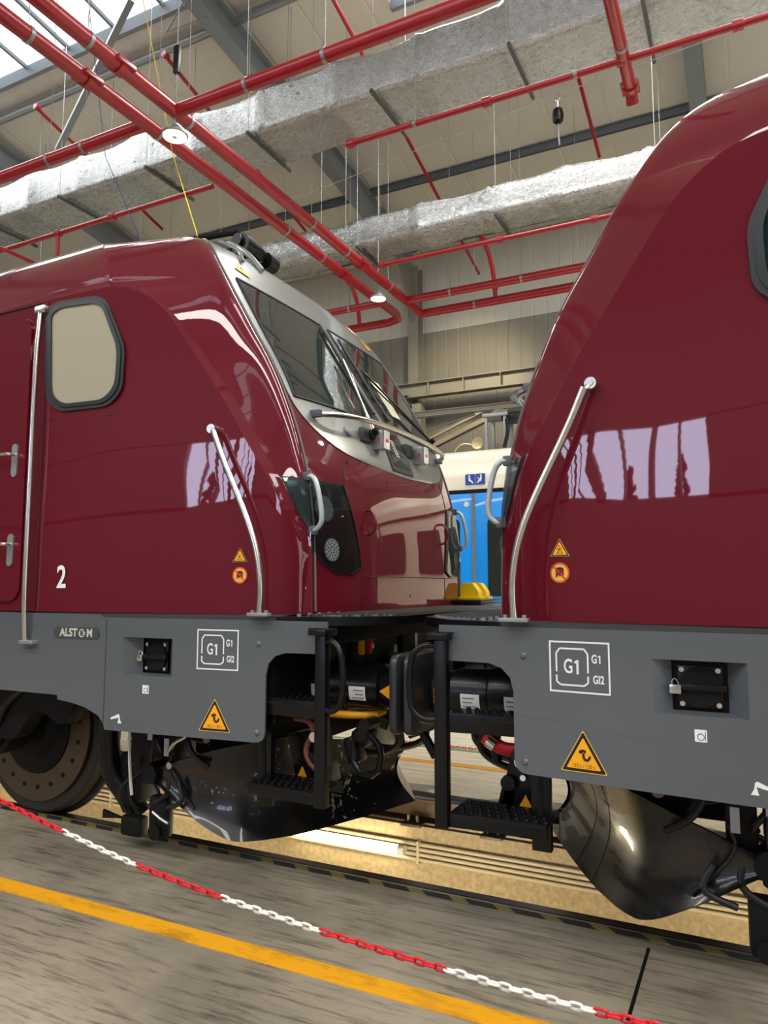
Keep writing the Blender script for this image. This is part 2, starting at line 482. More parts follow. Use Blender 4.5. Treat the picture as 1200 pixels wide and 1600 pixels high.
# near wall with a window band
mb = MB()
mb.box((-3, -14.1, 2.0), (62, .2, 4.05)); mb.box((-3, -14.1, 9.8), (62, .2, 7.5))
for xa, xb in ((-34, -11.7), (-9.2, -8.75), (-4.9, 8), (13, 28)): mb.box(((xa + xb) / 2, -14.1, 5.0), (xb - xa, .2, 2.2))
struct('wall_front', mb, WALLN)
k = 1
for xa, xb in ((-8.75, -4.9), (-11.7, -9.2), (8, 13)):  # the rightmost window is an unseen extra kept for its light
    mb = MB(); mb.box(((xa + xb) / 2, -18.0, 5.5), (xb - xa + 6, .02, 7.2)); struct('window_%d' % k, mb, WINL); k += 1
    mb = MB()
    for i in range(1, 4):
        x = xa + (xb - xa) * i / 4; mb.box((x, -14.08, 5.0), (.09 + .12 * (i == 2), .1, 2.2))
    struct('trim_%d' % k, mb, GALVD)
for i, (x, z) in enumerate(((-6.6, 4.3), (-8.6, 4.1), (-11.9, 4.2))):
    rnd = random.Random(i); mb = MB()
    mb.cyl((x, -16.5, 0), (x, -16.5, z), .12, .05, 8)
    for k in range(90):
        a = rnd.uniform(0, 2 * PI); h = rnd.random(); r_ = (1 - h) * .7; p = Vector((x + r_ * math.cos(a) * rnd.random(), -16.5 + r_ * math.sin(a) * .6, z - .9 + 2.1 * h))
        mb.lathe(p - Vector((0, 0, .12)), (rnd.uniform(-.5, .5), rnd.uniform(-.5, .5), 1), [(0, .02), (.1, rnd.uniform(.06, .15)), (.25, .02)], 6)
    tag(mb.build('tree', mat('dark_foliage', (50, 52, 40), .8)), 'dark tree outside the tall windows, ' + ['in front of the right pane', 'between the panes', 'in front of the left pane'][i], 'tree', 'trees outside the windows')
mb = MB(); mb.box((-34.1, 1, 6), (.2, 31, 12.2)); struct('wall_left', mb, WALLN)
mb = MB(); mb.box((28.1, 1, 6), (.2, 31, 12.2)); struct('wall_right', mb, WALLN)
mb = MB(); mb.box((27.95, 2.0, 2.8), (.05, 17.6, 5.6)); struct('added_glow_panel_1', mb, END_GLOW)  # added glowing panel, widened to light the left nose and its reflections
mb = MB(); mb.box((-33.95, 4.5, 2.6), (.05, 6, 5.2)); struct('added_glow_panel_2', mb, END_GLOW)  # added glowing panel on the unseen left end, for soft light

# roof with openings for the roof lights
SKY = [(-30, -7.35, 6.4, 8.22), (-4.65, 9.5, 8.22, 9.55), (.5, 10.5, 2.0, 4.0), (-30, 20, -8.7, -7.7), (-30, 20, -3.7, -2.7)]  # the short right-hand strip is an added opening for the extra bay light


def roofpanel(mb, x0, x1, y0, y1, t=.12, off=0):
    vs = [(x, y, ROOF(y) + off + h) for h in (0, t) for x, y in ((x0, y0), (x1, y0), (x1, y1), (x0, y1))]
    mb.add(vs, [(0, 3, 2, 1), (4, 5, 6, 7), (0, 1, 5, 4), (1, 2, 6, 5), (2, 3, 7, 6), (3, 0, 4, 7)], False)


mb = MB()
roofpanel(mb, -34, 28, -14.2, -8.7); roofpanel(mb, -34, 28, -7.7, -3.7); roofpanel(mb, -34, 28, -2.7, 2.0); roofpanel(mb, -34, 28, 4.0, 6.4); roofpanel(mb, -34, .5, 2.0, 4.0); roofpanel(mb, 10.5, 28, 2.0, 4.0); roofpanel(mb, -34, 28, 9.55, 16.3)
roofpanel(mb, -7.35, -4.65, 6.4, 9.55); roofpanel(mb, -34, -7.35, 8.22, 9.55); roofpanel(mb, -4.65, 28, 6.4, 8.22); roofpanel(mb, 9.5, 28, 8.22, 9.55); roofpanel(mb, -34, -30, 6.4, 8.22)
[roofpanel(mb, a_, b_, c_, c_ + 1) for a_, b_ in ((-34, -30), (20, 28)) for c_ in (-8.7, -3.7)]
struct('ceiling', mb, CEIL)
k = 4
for x0, x1, y0, y1 in SKY:
    mb = MB(); roofpanel(mb, x0, x1, y0, y1, .03, .13); struct('window_%d' % k, mb, SKYL)
    mb = MB(); x = x0 + .55
    while x < x1:
        ya = y0
        mb.beam((x, ya, ROOF(ya) + .09), (x, y1, ROOF(y1) + .09), .05, .06); x += 1.07 if x0 < 0 else 1.3
    for y in (y0, y1): mb.beam((x0, y, ROOF(y) + .02), (x1, y, ROOF(y) + .02), .08, .22)
    struct('trim_%d' % k, mb, GALVD); k += 1


def ibeam(mb, a, b, h, w, t=.014, up=(0, 0, 1)):
    a = Vector(a); b = Vector(b); U = Vector(up)
    d = (b - a).normalized(); U = (U - d * U.dot(d)).normalized()
    mb.beam(a, b, t, h, up)
    mb.beam(a + U * (h / 2 - t / 2), b + U * (h / 2 - t / 2), w, t, up)
    mb.beam(a - U * (h / 2 - t / 2), b - U * (h / 2 - t / 2), w, t, up)


for i, x in enumerate((-13.3, -7.05, -.48, 6.0)):
    mb = MB(); zz = lambda y: ROOF(y) - .40
    ibeam(mb, (x, -13.5, zz(-13.5)), (x, 15.6, zz(15.6)), .46, .26)
    o = mb.build('roof_rafter', GALVD)
    tag(o, ['grey steel roof rafter at the far left beyond the red pipes', 'grey steel roof rafter meeting the column on the back wall', 'grey steel roof rafter above the right locomotive, behind the foil duct', 'grey steel roof rafter over the right locomotive tail'][i], 'rafter', 'roof rafters')
    mb = MB()
    ibeam(mb, (x, 15.8, 0), (x, 15.8, 9.3), .3, .26, .02, (0, 1, 0))
    mb.prism([(0, 0), (0, -1.1), (-.9, .12), (-.9, .15)], (x - .01, 15.65, 9.0), (0, 1, 0), (0, 0, 1), .02)
    o = mb.build('steel_column', TANSTEEL)
    tag(o, ['steel wall column at the far left of the back wall', 'steel column standing against the back wall between the two locomotives', 'steel wall column behind the right locomotive', 'steel wall column far to the right'][i], 'column', 'columns on the back wall')
for i, y in enumerate((8.68, 13.35, 15.55, 11.2, 6.2)):
    mb = MB(); z = ROOF(y) - .1
    if i == 0: mb.tube([(-34, y, z - .05), (28, y, z - .05)], .07, 12)
    else: ibeam(mb, (-34, y, z), (28, y, z), .16, .08)
    o = mb.build('roof_purlin', GALV if i == 0 else mat('purlin_grey', (98, 106, 112), .5, .2))
    tag(o, ['round grey steel purlin beside the left roof light', 'dark grey roof purlin above the right foil duct', 'dark grey roof purlin closest to the back wall', 'dark grey roof purlin between the two foil ducts', 'grey purlin crossing under the bright roof lights'][i], 'purlin', 'roof purlins')
# braces under the roof
mb = MB(); mb.beam((-8.02, 7.5, 10.404), (-10.12, 8.0, 8.865), .10, .05); tag(mb.build('roof_brace', GALVD), 'grey diagonal steel brace hanging below the left roof light', 'brace')
mb = MB(); mb.tube([(-6.95, 8.0, 10.1), (-7.0, 7.2, 9.3), (-3.9, 6.2, 10.6)], .012, 8); tag(mb.build('roof_tie_rod', GALV), 'thin steel tie rod beside the middle rafter', 'tie rod')

# crane runway on the back wall
e = empty('crane_runway_girder', (-7, 15.3, 5.95), 'tan steel crane runway girder with web stiffeners on the back wall', 'girder')
mb = MB(); ibeam(mb, (-30, 15.3, 6.1), (24, 15.3, 6.1), .34, .22, .02); mb.build('girder_beam', TANSTEEL, e)
for i in range(9):
    mb = MB(); mb.box((-8.2 + i * .86, 15.24, 6.1), (.02, .1, .30)); mb.build('stiffener', TANSTEEL, e)
mb = MB(); ibeam(mb, (-7.05, 15.62, 5.88), (-7.05, 15.1, 5.88), .2, .18); mb.box((-6.82, 15.45, 5.3), (.22, .3, 1.0)); mb.build('support_bracket', TANSTEEL, e)
mb = MB(); ibeam(mb, (-12, 14.0, 5.22), (3, 14.0, 5.14), .12, .14); tag(mb.build('steel_rail_beam', mat('pale_beam', (176, 170, 158), .5, .2)), 'pale horizontal steel beam below the crane girder', 'beam')
mb = MB(); mb.beam((-7.3, 15.0, 4.3), (-4.4, 15.0, 5.42), .16, .10); mb.beam((-7.35, 15.2, 4.55), (-5.1, 15.2, 5.45), .06, .06); tag(mb.build('diagonal_strut', mat('pale_strut', (168, 158, 136), .5, .1)), 'tan diagonal strut behind the blue and white train', 'strut')
mb = MB(); mb.tube([(-6.1, 14.2, 4.85), (-5.9, 14.2, 4.92), (-5.0, 14.2, 5.12)], .02, 8); tag(mb.build('thin_brace_rod', GALV), 'thin brace rod under the pale beam', 'rod')
mb = MB(); mb.cyl((-4.15, 14.0, 5.30), (-3.8, 14.0, 5.45), .11); mb.cyl((-4.02, 14.0, 5.32), (-4.02, 14.0, 5.18), .05)
tag(mb.build('hoist_motor', mat('grey_motor', (150, 160, 165), .4, .3)), 'round grey hoist motor beside the right locomotive nose', 'motor')

# ducts
def duct(y0, y1, z0, h, xa, xb, label, name, cx, hangx, wire_top):
    root = empty(name, (xa, (y0 + y1) / 2, z0), label, 'duct', 'foil lagged ventilation ducts')
    w = y1 - y0; prof = roundpoly([(0, 0), (w, 0), (w, h), (0, h)], cx)
    nx = int((xb - xa) / .09); vs = []; m = len(prof); rnd = random.Random(7)
    for i in range(nx + 1):
        x = xa + (xb - xa) * i / nx; ph = (x * .83) % 1.0
        sw = .012 * math.sin(x * 5.1) + .01 * math.sin(x * 2.3 + 1)
        sw += .02 if ph < .1 else 0
        for a, b in prof:
            dx = (a - w / 2) / w; dz = (b - h / 2) / h
            vs.append((x, y0 + w / 2 + dx * (w + sw * 2 + rnd.uniform(-.004, .004)), z0 + h / 2 + dz * (h + sw * 2 + rnd.uniform(-.004, .004))))
    fs = [(i * m + k, i * m + (k + 1) % m, (i + 1) * m + (k + 1) % m, (i + 1) * m + k) for i in range(nx) for k in range(m)]
    mb = MB(); mb.add(vs, fs); mb.build('foil_lagging', FOIL, root, angle=60)
    for x in hangx:
        mb = MB(); mb.beam((x, y0 - .12, z0 - .045), (x, y1 + .12, z0 - .045), .042, .042)
        hb = mb.build('hanger_bar', mat('slotted_channel', (96, 98, 98), .5, .5), root)
        mb = MB()
        for y in (y0 - .08, y1 + .08): mb.cyl((x, y, z0 - .07), (x, y, ROOF(y) - .02), .0045, n=6)
        mb.build('hanger_rod', GALV, hb)
    return root


duct(8.0, 8.86, 8.0, .62, -22, 14, 'large silver foil lagged duct running overhead in front', 'ventilation_duct', .08, [-13.6, -11.8, -9.92, -8.02, -6.1, -4.13, -2.3, -.8, 1.0], 0)
duct(10.84, 11.55, 7.5, .55, -22, 14, 'silver foil lagged duct further back behind the left cab roof', 'ventilation_duct', .17, [-11, -8.9, -5.9, -3.4, -1.0], 0)


def clampring(p, axis, r, parent, top):
    mb = MB(); a = Vector(axis).normalized(); p = Vector(p)
    mb.cyl(p - a * .02, p + a * .02, r + .006, n=20)
    c = mb.build('pipe_clamp', GALV, parent)
    mb = MB(); mb.cyl(p + Vector((0, 0, r)), (p.x, p.y, top), .004, n=6); mb.build('hanger_rod', GALV, c)


def pipe(pts, r, label, clamps=(), coup=(), rk=0, grp=None):
    mb = MB(); mb.tube(pts, r, 20, round_k=rk)
    root = mb.build('sprinkler_pipe', PIPE); tag(root, label, 'pipe', grp)
    for p, ax in clamps: clampring(p, ax, r, root, ROOF(p[1]) - .02)
    for p, ax in coup:
        mb = MB(); a = Vector(ax).normalized(); P = Vector(p)
        mb.cyl(P - a * .045, P + a * .045, r + .018, n=16); mb.box(P, (r * 2.9, r * 2.9, .05) if abs(a.z) < .5 else (.05, .05, r * 2), ch=.005)
        mb.build('pipe_coupling', PIPE, root)
    return root


Y_ = (0, 1, 0); X_ = (1, 0, 0)
Z6 = 6.8
pipe([(-5.92, 1.5, Z6), (-5.92, 12.35, Z6), (-6.0, 12.62, Z6), (-6.25, 12.72, Z6), (-9, 12.72, Z6)], .079, 'thick red overhead pipe, left of the crossing pair, with a bend at its far end',
     [((-5.92, y, Z6), Y_) for y in (4.3, 6.0, 8.6, 9.6)], [((-5.92, 5.0, Z6), Y_), ((-5.92, 10.3, Z6), Y_)])
pipe([(-5.47, 1.5, Z6), (-5.47, 12.58, Z6)], .079, 'thick red overhead pipe, right of the crossing pair',
     [((-5.47, y, Z6), Y_) for y in (4.6, 6.0, 8.6, 9.6, 11.1)], [((-5.47, 5.0, Z6), Y_), ((-5.47, 10.1, Z6), Y_)])
pipe([(-22, 5.82, Z6), (-5.92, 5.82, Z6)], .07, 'red branch pipe running left from the crossing pair', [((x, 5.82, Z6), X_) for x in (-12, -9.2, -6.9, -7.5)])
pipe([(-5.47, 5.80, Z6), (8, 5.80, Z6)], .07, 'red branch pipe running right from the crossing pair', [((x, 5.80, Z6), X_) for x in (-4.5, -3.55, -1, 1.5)])
pipe([(-5.47, 12.58, Z6), (6, 12.58, Z6)], .079, 'lower red pipe running right in front of the back wall', [((x, 12.58, Z6), X_) for x in (-4.4, -2.5)])
pipe([(-5.47, 11.84, Z6), (6, 11.84, Z6)], .07, 'upper red pipe running right near the back wall', [((x, 11.84, Z6), X_) for x in (-4.6, -3.3)])
pipe([(-5.92, 11.75, Z6), (-9, 11.75, Z6)], .065, 'short red pipe running left behind the left cab roof', [((-6.6, 11.75, Z6), X_)])
pipe([(-4.09, 7.18, Z6), (8, 7.18, Z6)], .034, 'thin red sprinkler pipe under the front foil duct', [((x, 7.18, Z6), X_) for x in (-3.2, -1.4)], [((-4.02, 7.18, Z6), X_), ((-2.35, 7.18, Z6), X_), ((-.95, 7.18, Z6), X_), ((.1, 7.18, Z6), X_)])
pipe([(-5.26, 10.31, Z6), (6, 10.31, Z6)], .034, 'thin red sprinkler pipe under the rear foil duct', [], [((-5.2, 10.31, Z6), X_), ((-3.2, 10.31, Z6), X_), ((-1.8, 10.31, Z6), X_)])
pipe([(-12, 7.19, Z6), (-6.1, 7.19, Z6)], .034, 'thin red sprinkler pipe above the left locomotive roof', [], [((-9.0, 7.19, Z6), X_), ((-7.9, 7.19, Z6), X_)])
pipe([(-9.0, 7.19, Z6), (-9.0, 7.19, 6.2)], .03, 'short red drop pipe above the left locomotive roof')
pipe([(-.89, 3.5, Z6 + .02), (-.93, 7.7, Z6 + .02), (-.93, 7.8, Z6 - .08)], .062, 'thick red pipe end hanging at the top right over the sprinkler pipe', [((-.92, 7.0, Z6 + .02), Y_)], [((-.93, 7.66, Z6 + .02), Y_)])
pipe([(-10.0, 5.0, 6.7), (-10.0, 7.63, 6.7)], .03, 'thin red pipe at the left edge above the cab roof')
pipe([(-4.0, 12.58, Z6), (-4.0, 12.5, 7.25), (-4.05, 12.3, 7.7), (-4.05, 11.3, 7.9)], .04, 'thin red riser between the two wall pipes', [], [((-4.0, 12.55, 7.05), (0, 0, 1))], 1)
pipe([(-6.9, 12.7, Z6), (-6.9, 12.6, 7.4), (-6.9, 11.9, 7.7)], .04, 'thin red riser at the bend behind the left cab', [], [], 1)
for x0, x1, y0, y1, lab in ((-4.86, -5.35, 8.0, 15.6, 'middle'), (-7.76, -8.22, 7.93, 12.7, 'second from the left'), (-10.62, -11.12, 7.9, 11.5, 'leftmost'), (-2.0, -2.1, 7.5, 12.7, 'rightmost')):
    zf = lambda y: ROOF(y) - 1.05
    pipe([(x0, y0, zf(y0)), (x1, y1, zf(y1))], .03, 'thin red pipe following the roof slope, ' + lab + ' of the four', [], [((x0, y0 + .05, zf(y0)), Y_)], 0, 'thin roof sprinkler pipes')


# high-bay lamps
def bay_lamp(p, label, power=160):
    e = empty('high_bay_lamp', p, label, 'lamp', 'round high-bay lamps')
    x, y, z = p
    mb = MB(); mb.lathe((x, y, z), (0, 0, 1), [(0, .135), (.012, .142), (.03, .14), (.045, .09), (.09, .075), (.12, .05)], 32); mb.build('lamp_housing', GALV, e)
    mb = MB(); mb.cyl((x, y, z - .006), (x, y, z + .002), .125, n=32); mb.build('diffuser', LAMPE, e)
    mb = MB(); mb.cyl((x, y, z - .012), (x, y, z - .004), .028, n=16); mb.build('sensor', WHITEP, e)
    mb = MB(); mb.cyl((x, y, z + .12), (x, y, ROOF(y) - .03), .006, n=6); mb.build('cable', GALV, e)
    if y < 8:
        mb = MB(); mb.box((x, y, z + .9), (.07, .05, .32), ch=.008); mb.build('driver_box', BLACK, e)
    d = bpy.data.lights.new('bay_lamp_light', 'SPOT'); d.energy = power; d.color = (1, .88, .68); d.spot_size = 2.4; d.spot_blend = .5; d.shadow_soft_size = .12
    o = bpy.data.objects.new('bay_lamp_light', d); scene.collection.objects.link(o); o.location = (x, y, z - .03)


bay_lamp((-5.46, 5.79, 6.5), 'lit round high-bay lamp hanging beside the red pipe crossing')
bay_lamp((-5.55, 10.88, 6.5), 'smaller looking lit round lamp in front of the far pipe bend')
bay_lamp((2.6, 9.3, 7.2), 'added round high-bay lamp out of view on the right, brightening the far floor', 1500)  # added lamp outside the view to brighten the far floor
bay_lamp((-12.5, 9.6, 7.2), 'added round high-bay lamp out of view at the far left, brightening the far side', 700)  # added lamp outside the view, fill for the far left
d = bpy.data.lights.new('back_wall_spot', 'SPOT'); d.energy = 260; d.color = (1, .82, .52); d.spot_size = 1.6; d.shadow_soft_size = .2; d.spot_blend = .8  # warm spot aimed at the back wall, with no fitting built
o = bpy.data.objects.new('back_wall_spot', d); scene.collection.objects.link(o); o.location = (-5.2, 13.2, 7.2); o.rotation_euler = (math.radians(62), 0, math.radians(10))

# fall arrester hanging on a cable
e = empty('fall_arrester', (-1.77, 8.0, 6.95), 'small black fall arrester block hanging from a cable under the roof', 'safety block')
mb = MB(); mb.lathe((-1.77, 8, 6.86), (0, 0, 1), [(0, .02), (.03, .055), (.1, .065), (.17, .055), (.2, .02)], 16); mb.build('block_housing', BLACK, e)
mb = MB(); mb.tube([(-1.77, 8, 7.06), (-1.77, 8, 7.14)], .012, 8); mb.tube([(-1.77 + .035 * math.cos(a), 8, 7.19 + .045 * math.sin(a)) for a in [i * PI / 6 for i in range(12)]], .009, 6, True); mb.build('hook', STEEL, e)
mb = MB(); mb.tube([(-1.77, 8, 6.86), (-1.77, 8, 6.72), (-1.76, 8, 6.60)], .012, 8); mb.build('lanyard_end', GALV, e)
mb = MB(); mb.tube([(-5.5, 7.9, 6.75), (-1.77, 8, 7.22), (6, 8.2, 7.9)], .005, 6); tag(mb.build('overhead_cable', GALV), 'thin steel cable carrying the fall arrester across the hall', 'cable')
for pts_, c, lab in (
    ([(-6.3, 5.2, ROOF(5.2)), (-5.68, 6.0, 6.47), (-5.74, 6.5, 5.77), (-5.78, 6.9, 4.3), (-5.78, 7.0, 0.0)], YELLOWC, 'thin yellow cord hanging behind the left cab roof'),
    ([(-8.4, 6.9, ROOF(6.9)), (-7.87, 7.0, 7.59), (-7.41, 7.2, 6.45), (-7.2, 7.3, 4.3), (-7.2, 7.3, 0.0)], SIGNBLUE, 'thin bluish cord hanging slantwise beside the crossing pipes')):
    mb = MB(); mb.tube(pts_, .005, 6); tag(mb.build('hanging_cord', c), lab, 'cord')

# ------------------------------------------------------------ the blue and white train behind
tr = empty('passenger_train', (-4, 13, 0), 'white and bright blue passenger train standing on the track behind', 'train')
mb = MB()
P = roundpoly([(11.62, .9), (11.60, 3.14), (11.60, 3.46), (11.68, 3.62), (11.75, 3.86), (12.3, 4.0), (13.6, 4.0), (14.3, 3.6), (14.4, .9)], [.05, .0, .05, .05, .1, .2, .2, .3, .05])
mb.prism([(a, b) for a, b in P], (-22, 0, 0), (0, 1, 0), (0, 0, 1), 42); mb.build('train_body', TRAINWHITE, tr)
mb = MB(); mb.box((-1, 11.585, 3.165), (42, .03, .07)); mb.build('door_header', BLACK, tr)
for i, cx in enumerate((-16.1, -4.115, 7.9)):
    for sd in (-1, 1):
        c = cx + sd * .42
        mb = MB(); mb.box((c, 11.58, 2.08), (.80, .05, 2.1), ch=.01); dr = mb.build('train_door', BLUE, tr)
        mb = MB(); mb.prism(roundpoly([(-.2, -.64), (.2, -.64), (.2, .64), (-.2, .64)], .1), (c + .02 * sd, 11.553, 2.07), (1, 0, 0), (0, 0, 1), .006); mb.build('door_glass', GLASS, dr)
    mb = MB(); mb.box((cx, 11.565, 2.08), (.05, .04, 2.1)); mb.build('door_seal', mat('door_seal_grey', (110, 106, 98), .6), tr)
    mb = MB(); mb.cyl((cx - .12, 11.56, 2.95), (cx - .12, 11.545, 2.95), .045, n=20); mb.build('door_lamp', LENS, tr)
    for k in range(2):
        ox = cx - .065 + k * .18
        mb = MB(); mb.box((ox, 11.592, 3.37), (.165, .012, .18)); sg = mb.build('pictogram_sign', SIGNBLUE, tr)
        mb = MB(); U = (1, 0, 0); V = (0, 0, 1); o_ = (ox, 11.5845, 3.37)
        mb.prism(circ(.017, 12, -.012 if k == 0 else .012, .058), o_, U, V, .001)
        sgn = 1 if k == 0 else -1
        mb.prism([(-.03 * sgn, .035), (0, .035), (.015 * sgn, -.01), (.045 * sgn, -.03), (.06 * sgn, -.07), (.035 * sgn, -.07), (.02 * sgn, -.04), (-.02 * sgn, -.03)], o_, U, V, .001)
        if k: mb.prism([(-.05, .03), (-.035, .03), (-.01, -.02), (-.025, -.02)], o_, U, V, .001)
        mb.build('pictogram_figure', WHITE, sg)
for xa, xb in ((-14.8, -5.4), (-2.6, 6.6), (9.2, 18)):
    n = int((xb - xa) / 1.7)
    for i in range(n):
        c = xa + (i + .5) * (xb - xa) / n
        mb = MB(); mb.prism(roundpoly([(-.7, -.5), (.7, -.5), (.7, .5), (-.7, .5)], .12), (c, 11.588, 2.3), (1, 0, 0), (0, 0, 1), .01); mb.build('train_window', GLASS, tr)
for x in (-17, -14.5, -1.5, 1, 12, 14.5):
    mb = MB(); mb.cyl((x, 12.2, .42), (x, 12.33, .42), .42, n=32); mb.cyl((x, 13.7, .42), (x, 13.83, .42), .42, n=32); mb.cyl((x, 12.2, .42), (x, 13.8, .42), .09); mb.build('train_wheelset', BLACK, tr)
mb = MB(); mb.box((-1, 13, .75), (40, 1.9, .4)); mb.build('train_underframe', BLACKM, tr)
mb = MB(); mb.lathe((-4.31, 12.45, 4.13), (0, -1, 0), [(0, .03), (.03, .05), (.07, .095), (.10, .11), (.11, .1), (.09, .06)], 24); mb.cyl((-4.31, 12.45, 4.0), (-4.31, 12.45, 4.1), .02)
mb.tube([(-4.4, 12.45, 4.12), (-4.6, 12.45, 4.18), (-4.78, 12.45, 4.08), (-4.76, 12.45, 3.95)], .012, 8, round_k=2); mb.build('roof_horn', mat('brass_horn', (196, 184, 140), .35, .5), tr)
mb = MB()
for x in (-4.12, -3.78):
    for y in (12.3, 12.7): mb.box((x, y, 4.28), (.05, .05, .6), ch=.005)
mb.box((-3.95, 12.5, 4.60), (.46, .5, .06), ch=.01); mb.cyl((-3.95, 12.35, 4.62), (-3.95, 12.65, 4.70), .09); mb.build('roof_bracket', GALV, tr)
mb = MB(); mb.box((-3.6, 12.5, 4.56), (.5, .4, .14), ch=.02); mb.tube([(-3.75, 12.3, 4.5), (-3.7, 12.25, 4.3), (-3.78, 12.25, 4.0)], .035, 10, round_k=2); mb.build('pantograph_joint', BLACK, tr)
mb = MB(); mb.prism([(-.075, 0), (.075, 0), (.05, .12), (-.05, .12)], (-22, 12.27, -.11), (0, 1, 0), (0, 0, 1), 42)
tag(mb.build('rail', mat('rail_steel', (88, 76, 62), .35, .7)), 'rail under the blue and white train', 'rail')

# ------------------------------------------------------------ locomotives
def pchip(xs, ys):
    xs = np.array(xs, float); ys = np.array(ys, float); h = np.diff(xs); d = np.diff(ys) / h
    m = np.zeros(len(xs)); m[0] = d[0]; m[-1] = d[-1]
    for i in range(1, len(xs) - 1):
        if d[i - 1] * d[i] > 0:
            w1 = 2 * h[i] + h[i - 1]; w2 = h[i] + 2 * h[i - 1]; m[i] = (w1 + w2) / (w1 / d[i - 1] + w2 / d[i])

    def f(x):
        x = min(max(x, xs[0]), xs[-1]); i = min(int(np.searchsorted(xs, x, side='right')) - 1, len(xs) - 2); i = max(i, 0)
        t = (x - xs[i]) / h[i]
        return float((2 * t ** 3 - 3 * t ** 2 + 1) * ys[i] + (t ** 3 - 2 * t ** 2 + t) * h[i] * m[i] + (-2 * t ** 3 + 3 * t ** 2) * ys[i + 1] + (t ** 3 - t ** 2) * h[i] * m[i + 1])
    return f


f_sc = pchip([1.44, 1.8, 2.2, 2.4, 2.7, 2.9, 3.1, 3.37, 3.6, 3.7, 3.8, 3.88, 3.94, 3.98, 4.0], [.46, .46, .48, .53, .665, .795, .92, 1.09, 1.23, 1.29, 1.37, 1.47, 1.62, 1.85, 2.1])
f_se = pchip([1.44, 1.8, 2.2, 2.4, 2.7, 2.9, 3.1, 3.37, 3.6, 3.7, 3.8, 3.88, 3.94, 3.98, 4.0], [.53, .54, .585, .635, .745, .84, .96, 1.12, 1.27, 1.345, 1.44, 1.55, 1.7, 1.93, 2.2])
f_we = pchip([1.44, 3.3, 3.5, 3.6, 3.7, 3.8, 3.88, 3.94, 3.98, 4.0], [1.12, 1.12, 1.10, 1.08, 1.04, .98, .9, .8, .66, .5])
f_cr = pchip([1.44, 1.7, 1.78, 1.9, 2.0, 2.15, 2.4, 2.58, 2.83, 3.0, 3.1, 3.2, 3.28, 3.34, 3.38, 3.40, 3.5, 3.6, 3.7, 3.8, 3.88, 3.94, 3.98, 4.0],
             [.575, .575, .58, .60, .64, .70, .845, .95, 1.12, 1.24, 1.31, 1.39, 1.48, 1.58, 1.69, 1.80, 1.84, 1.9, 1.98, 2.08, 2.2, 2.35, 2.5, 2.7])
f_st = pchip([1.44, 1.7, 1.9, 2.5, 3.0, 3.3, 3.4, 4.0], [.06, .5, 1.0, 1.0, .8, .35, .25, .1])
f_W = pchip([1.44, 3.40, 3.408, 3.42, 3.5, 3.6, 3.7, 3.8, 3.88, 3.94, 3.98, 4.0], [1.46, 1.46, 1.445, 1.438, 1.42, 1.385, 1.33, 1.25, 1.155, 1.04, .9, .72])
f_ws = pchip([.50, .53, .58, .65, .7, .8, .95, 1.2, 1.73, 2.3, 12], [1.06, 1.10, 1.17, 1.25, 1.285, 1.32, 1.345, 1.375, 1.44, 1.462, 1.462])
f_sk = pchip([.2, .3, .7, 1.17, 1.7, 2.1, 12], [1.35, 1.352, 1.375, 1.42, 1.455, 1.468, 1.468])
f_qe = pchip([2.335, 2.337, 2.345, 2.36, 2.39, 2.45, 2.55, 2.65, 2.75, 3.2, 3.98], [0.0, .12, .30, .46, .63, .78, .90, .955, .972, .98, .985])


def outline(q, z):
    sg = -1 if q < 0 else 1; q = abs(q)
    sc, se, we = f_sc(z), f_se(z), f_we(z)
    if q <= 1: return sc + (se - sc) * q ** 2.6, sg * we * q
    cr = f_cr(z); Wf = f_W(z) / 1.46; k = f_st(z)
    w2 = f_ws(cr) * Wf; c1 = Vector((cr - .034 * k, max(w2 - .068 * k, we + .012)))
    if q <= 2:
        t = q - 1; p0 = Vector((se, we)); Lg = (c1 - p0).length
        t0 = Vector((2.6 * (se - sc) / we, 1)).normalized(); ch = (c1 - p0).normalized()
        t3 = (ch * .85 + Vector((1, .12)).normalized() * .15).normalized()
        p1 = p0 + t0 * Lg * .16; p2 = c1 - t3 * Lg * .72
        p = p0 * (1 - t) ** 3 + p1 * 3 * t * (1 - t) ** 2 + p2 * 3 * t * t * (1 - t) + c1 * t ** 3
        return p.x, sg * p.y
    if q <= 3:
        t = q - 2; p = c1.lerp(Vector((cr, w2)), t); return p.x, sg * p.y
    t = q - 3; s = cr + (9.2 - cr) * t ** 2.4
    return s, sg * f_ws(s) * Wf


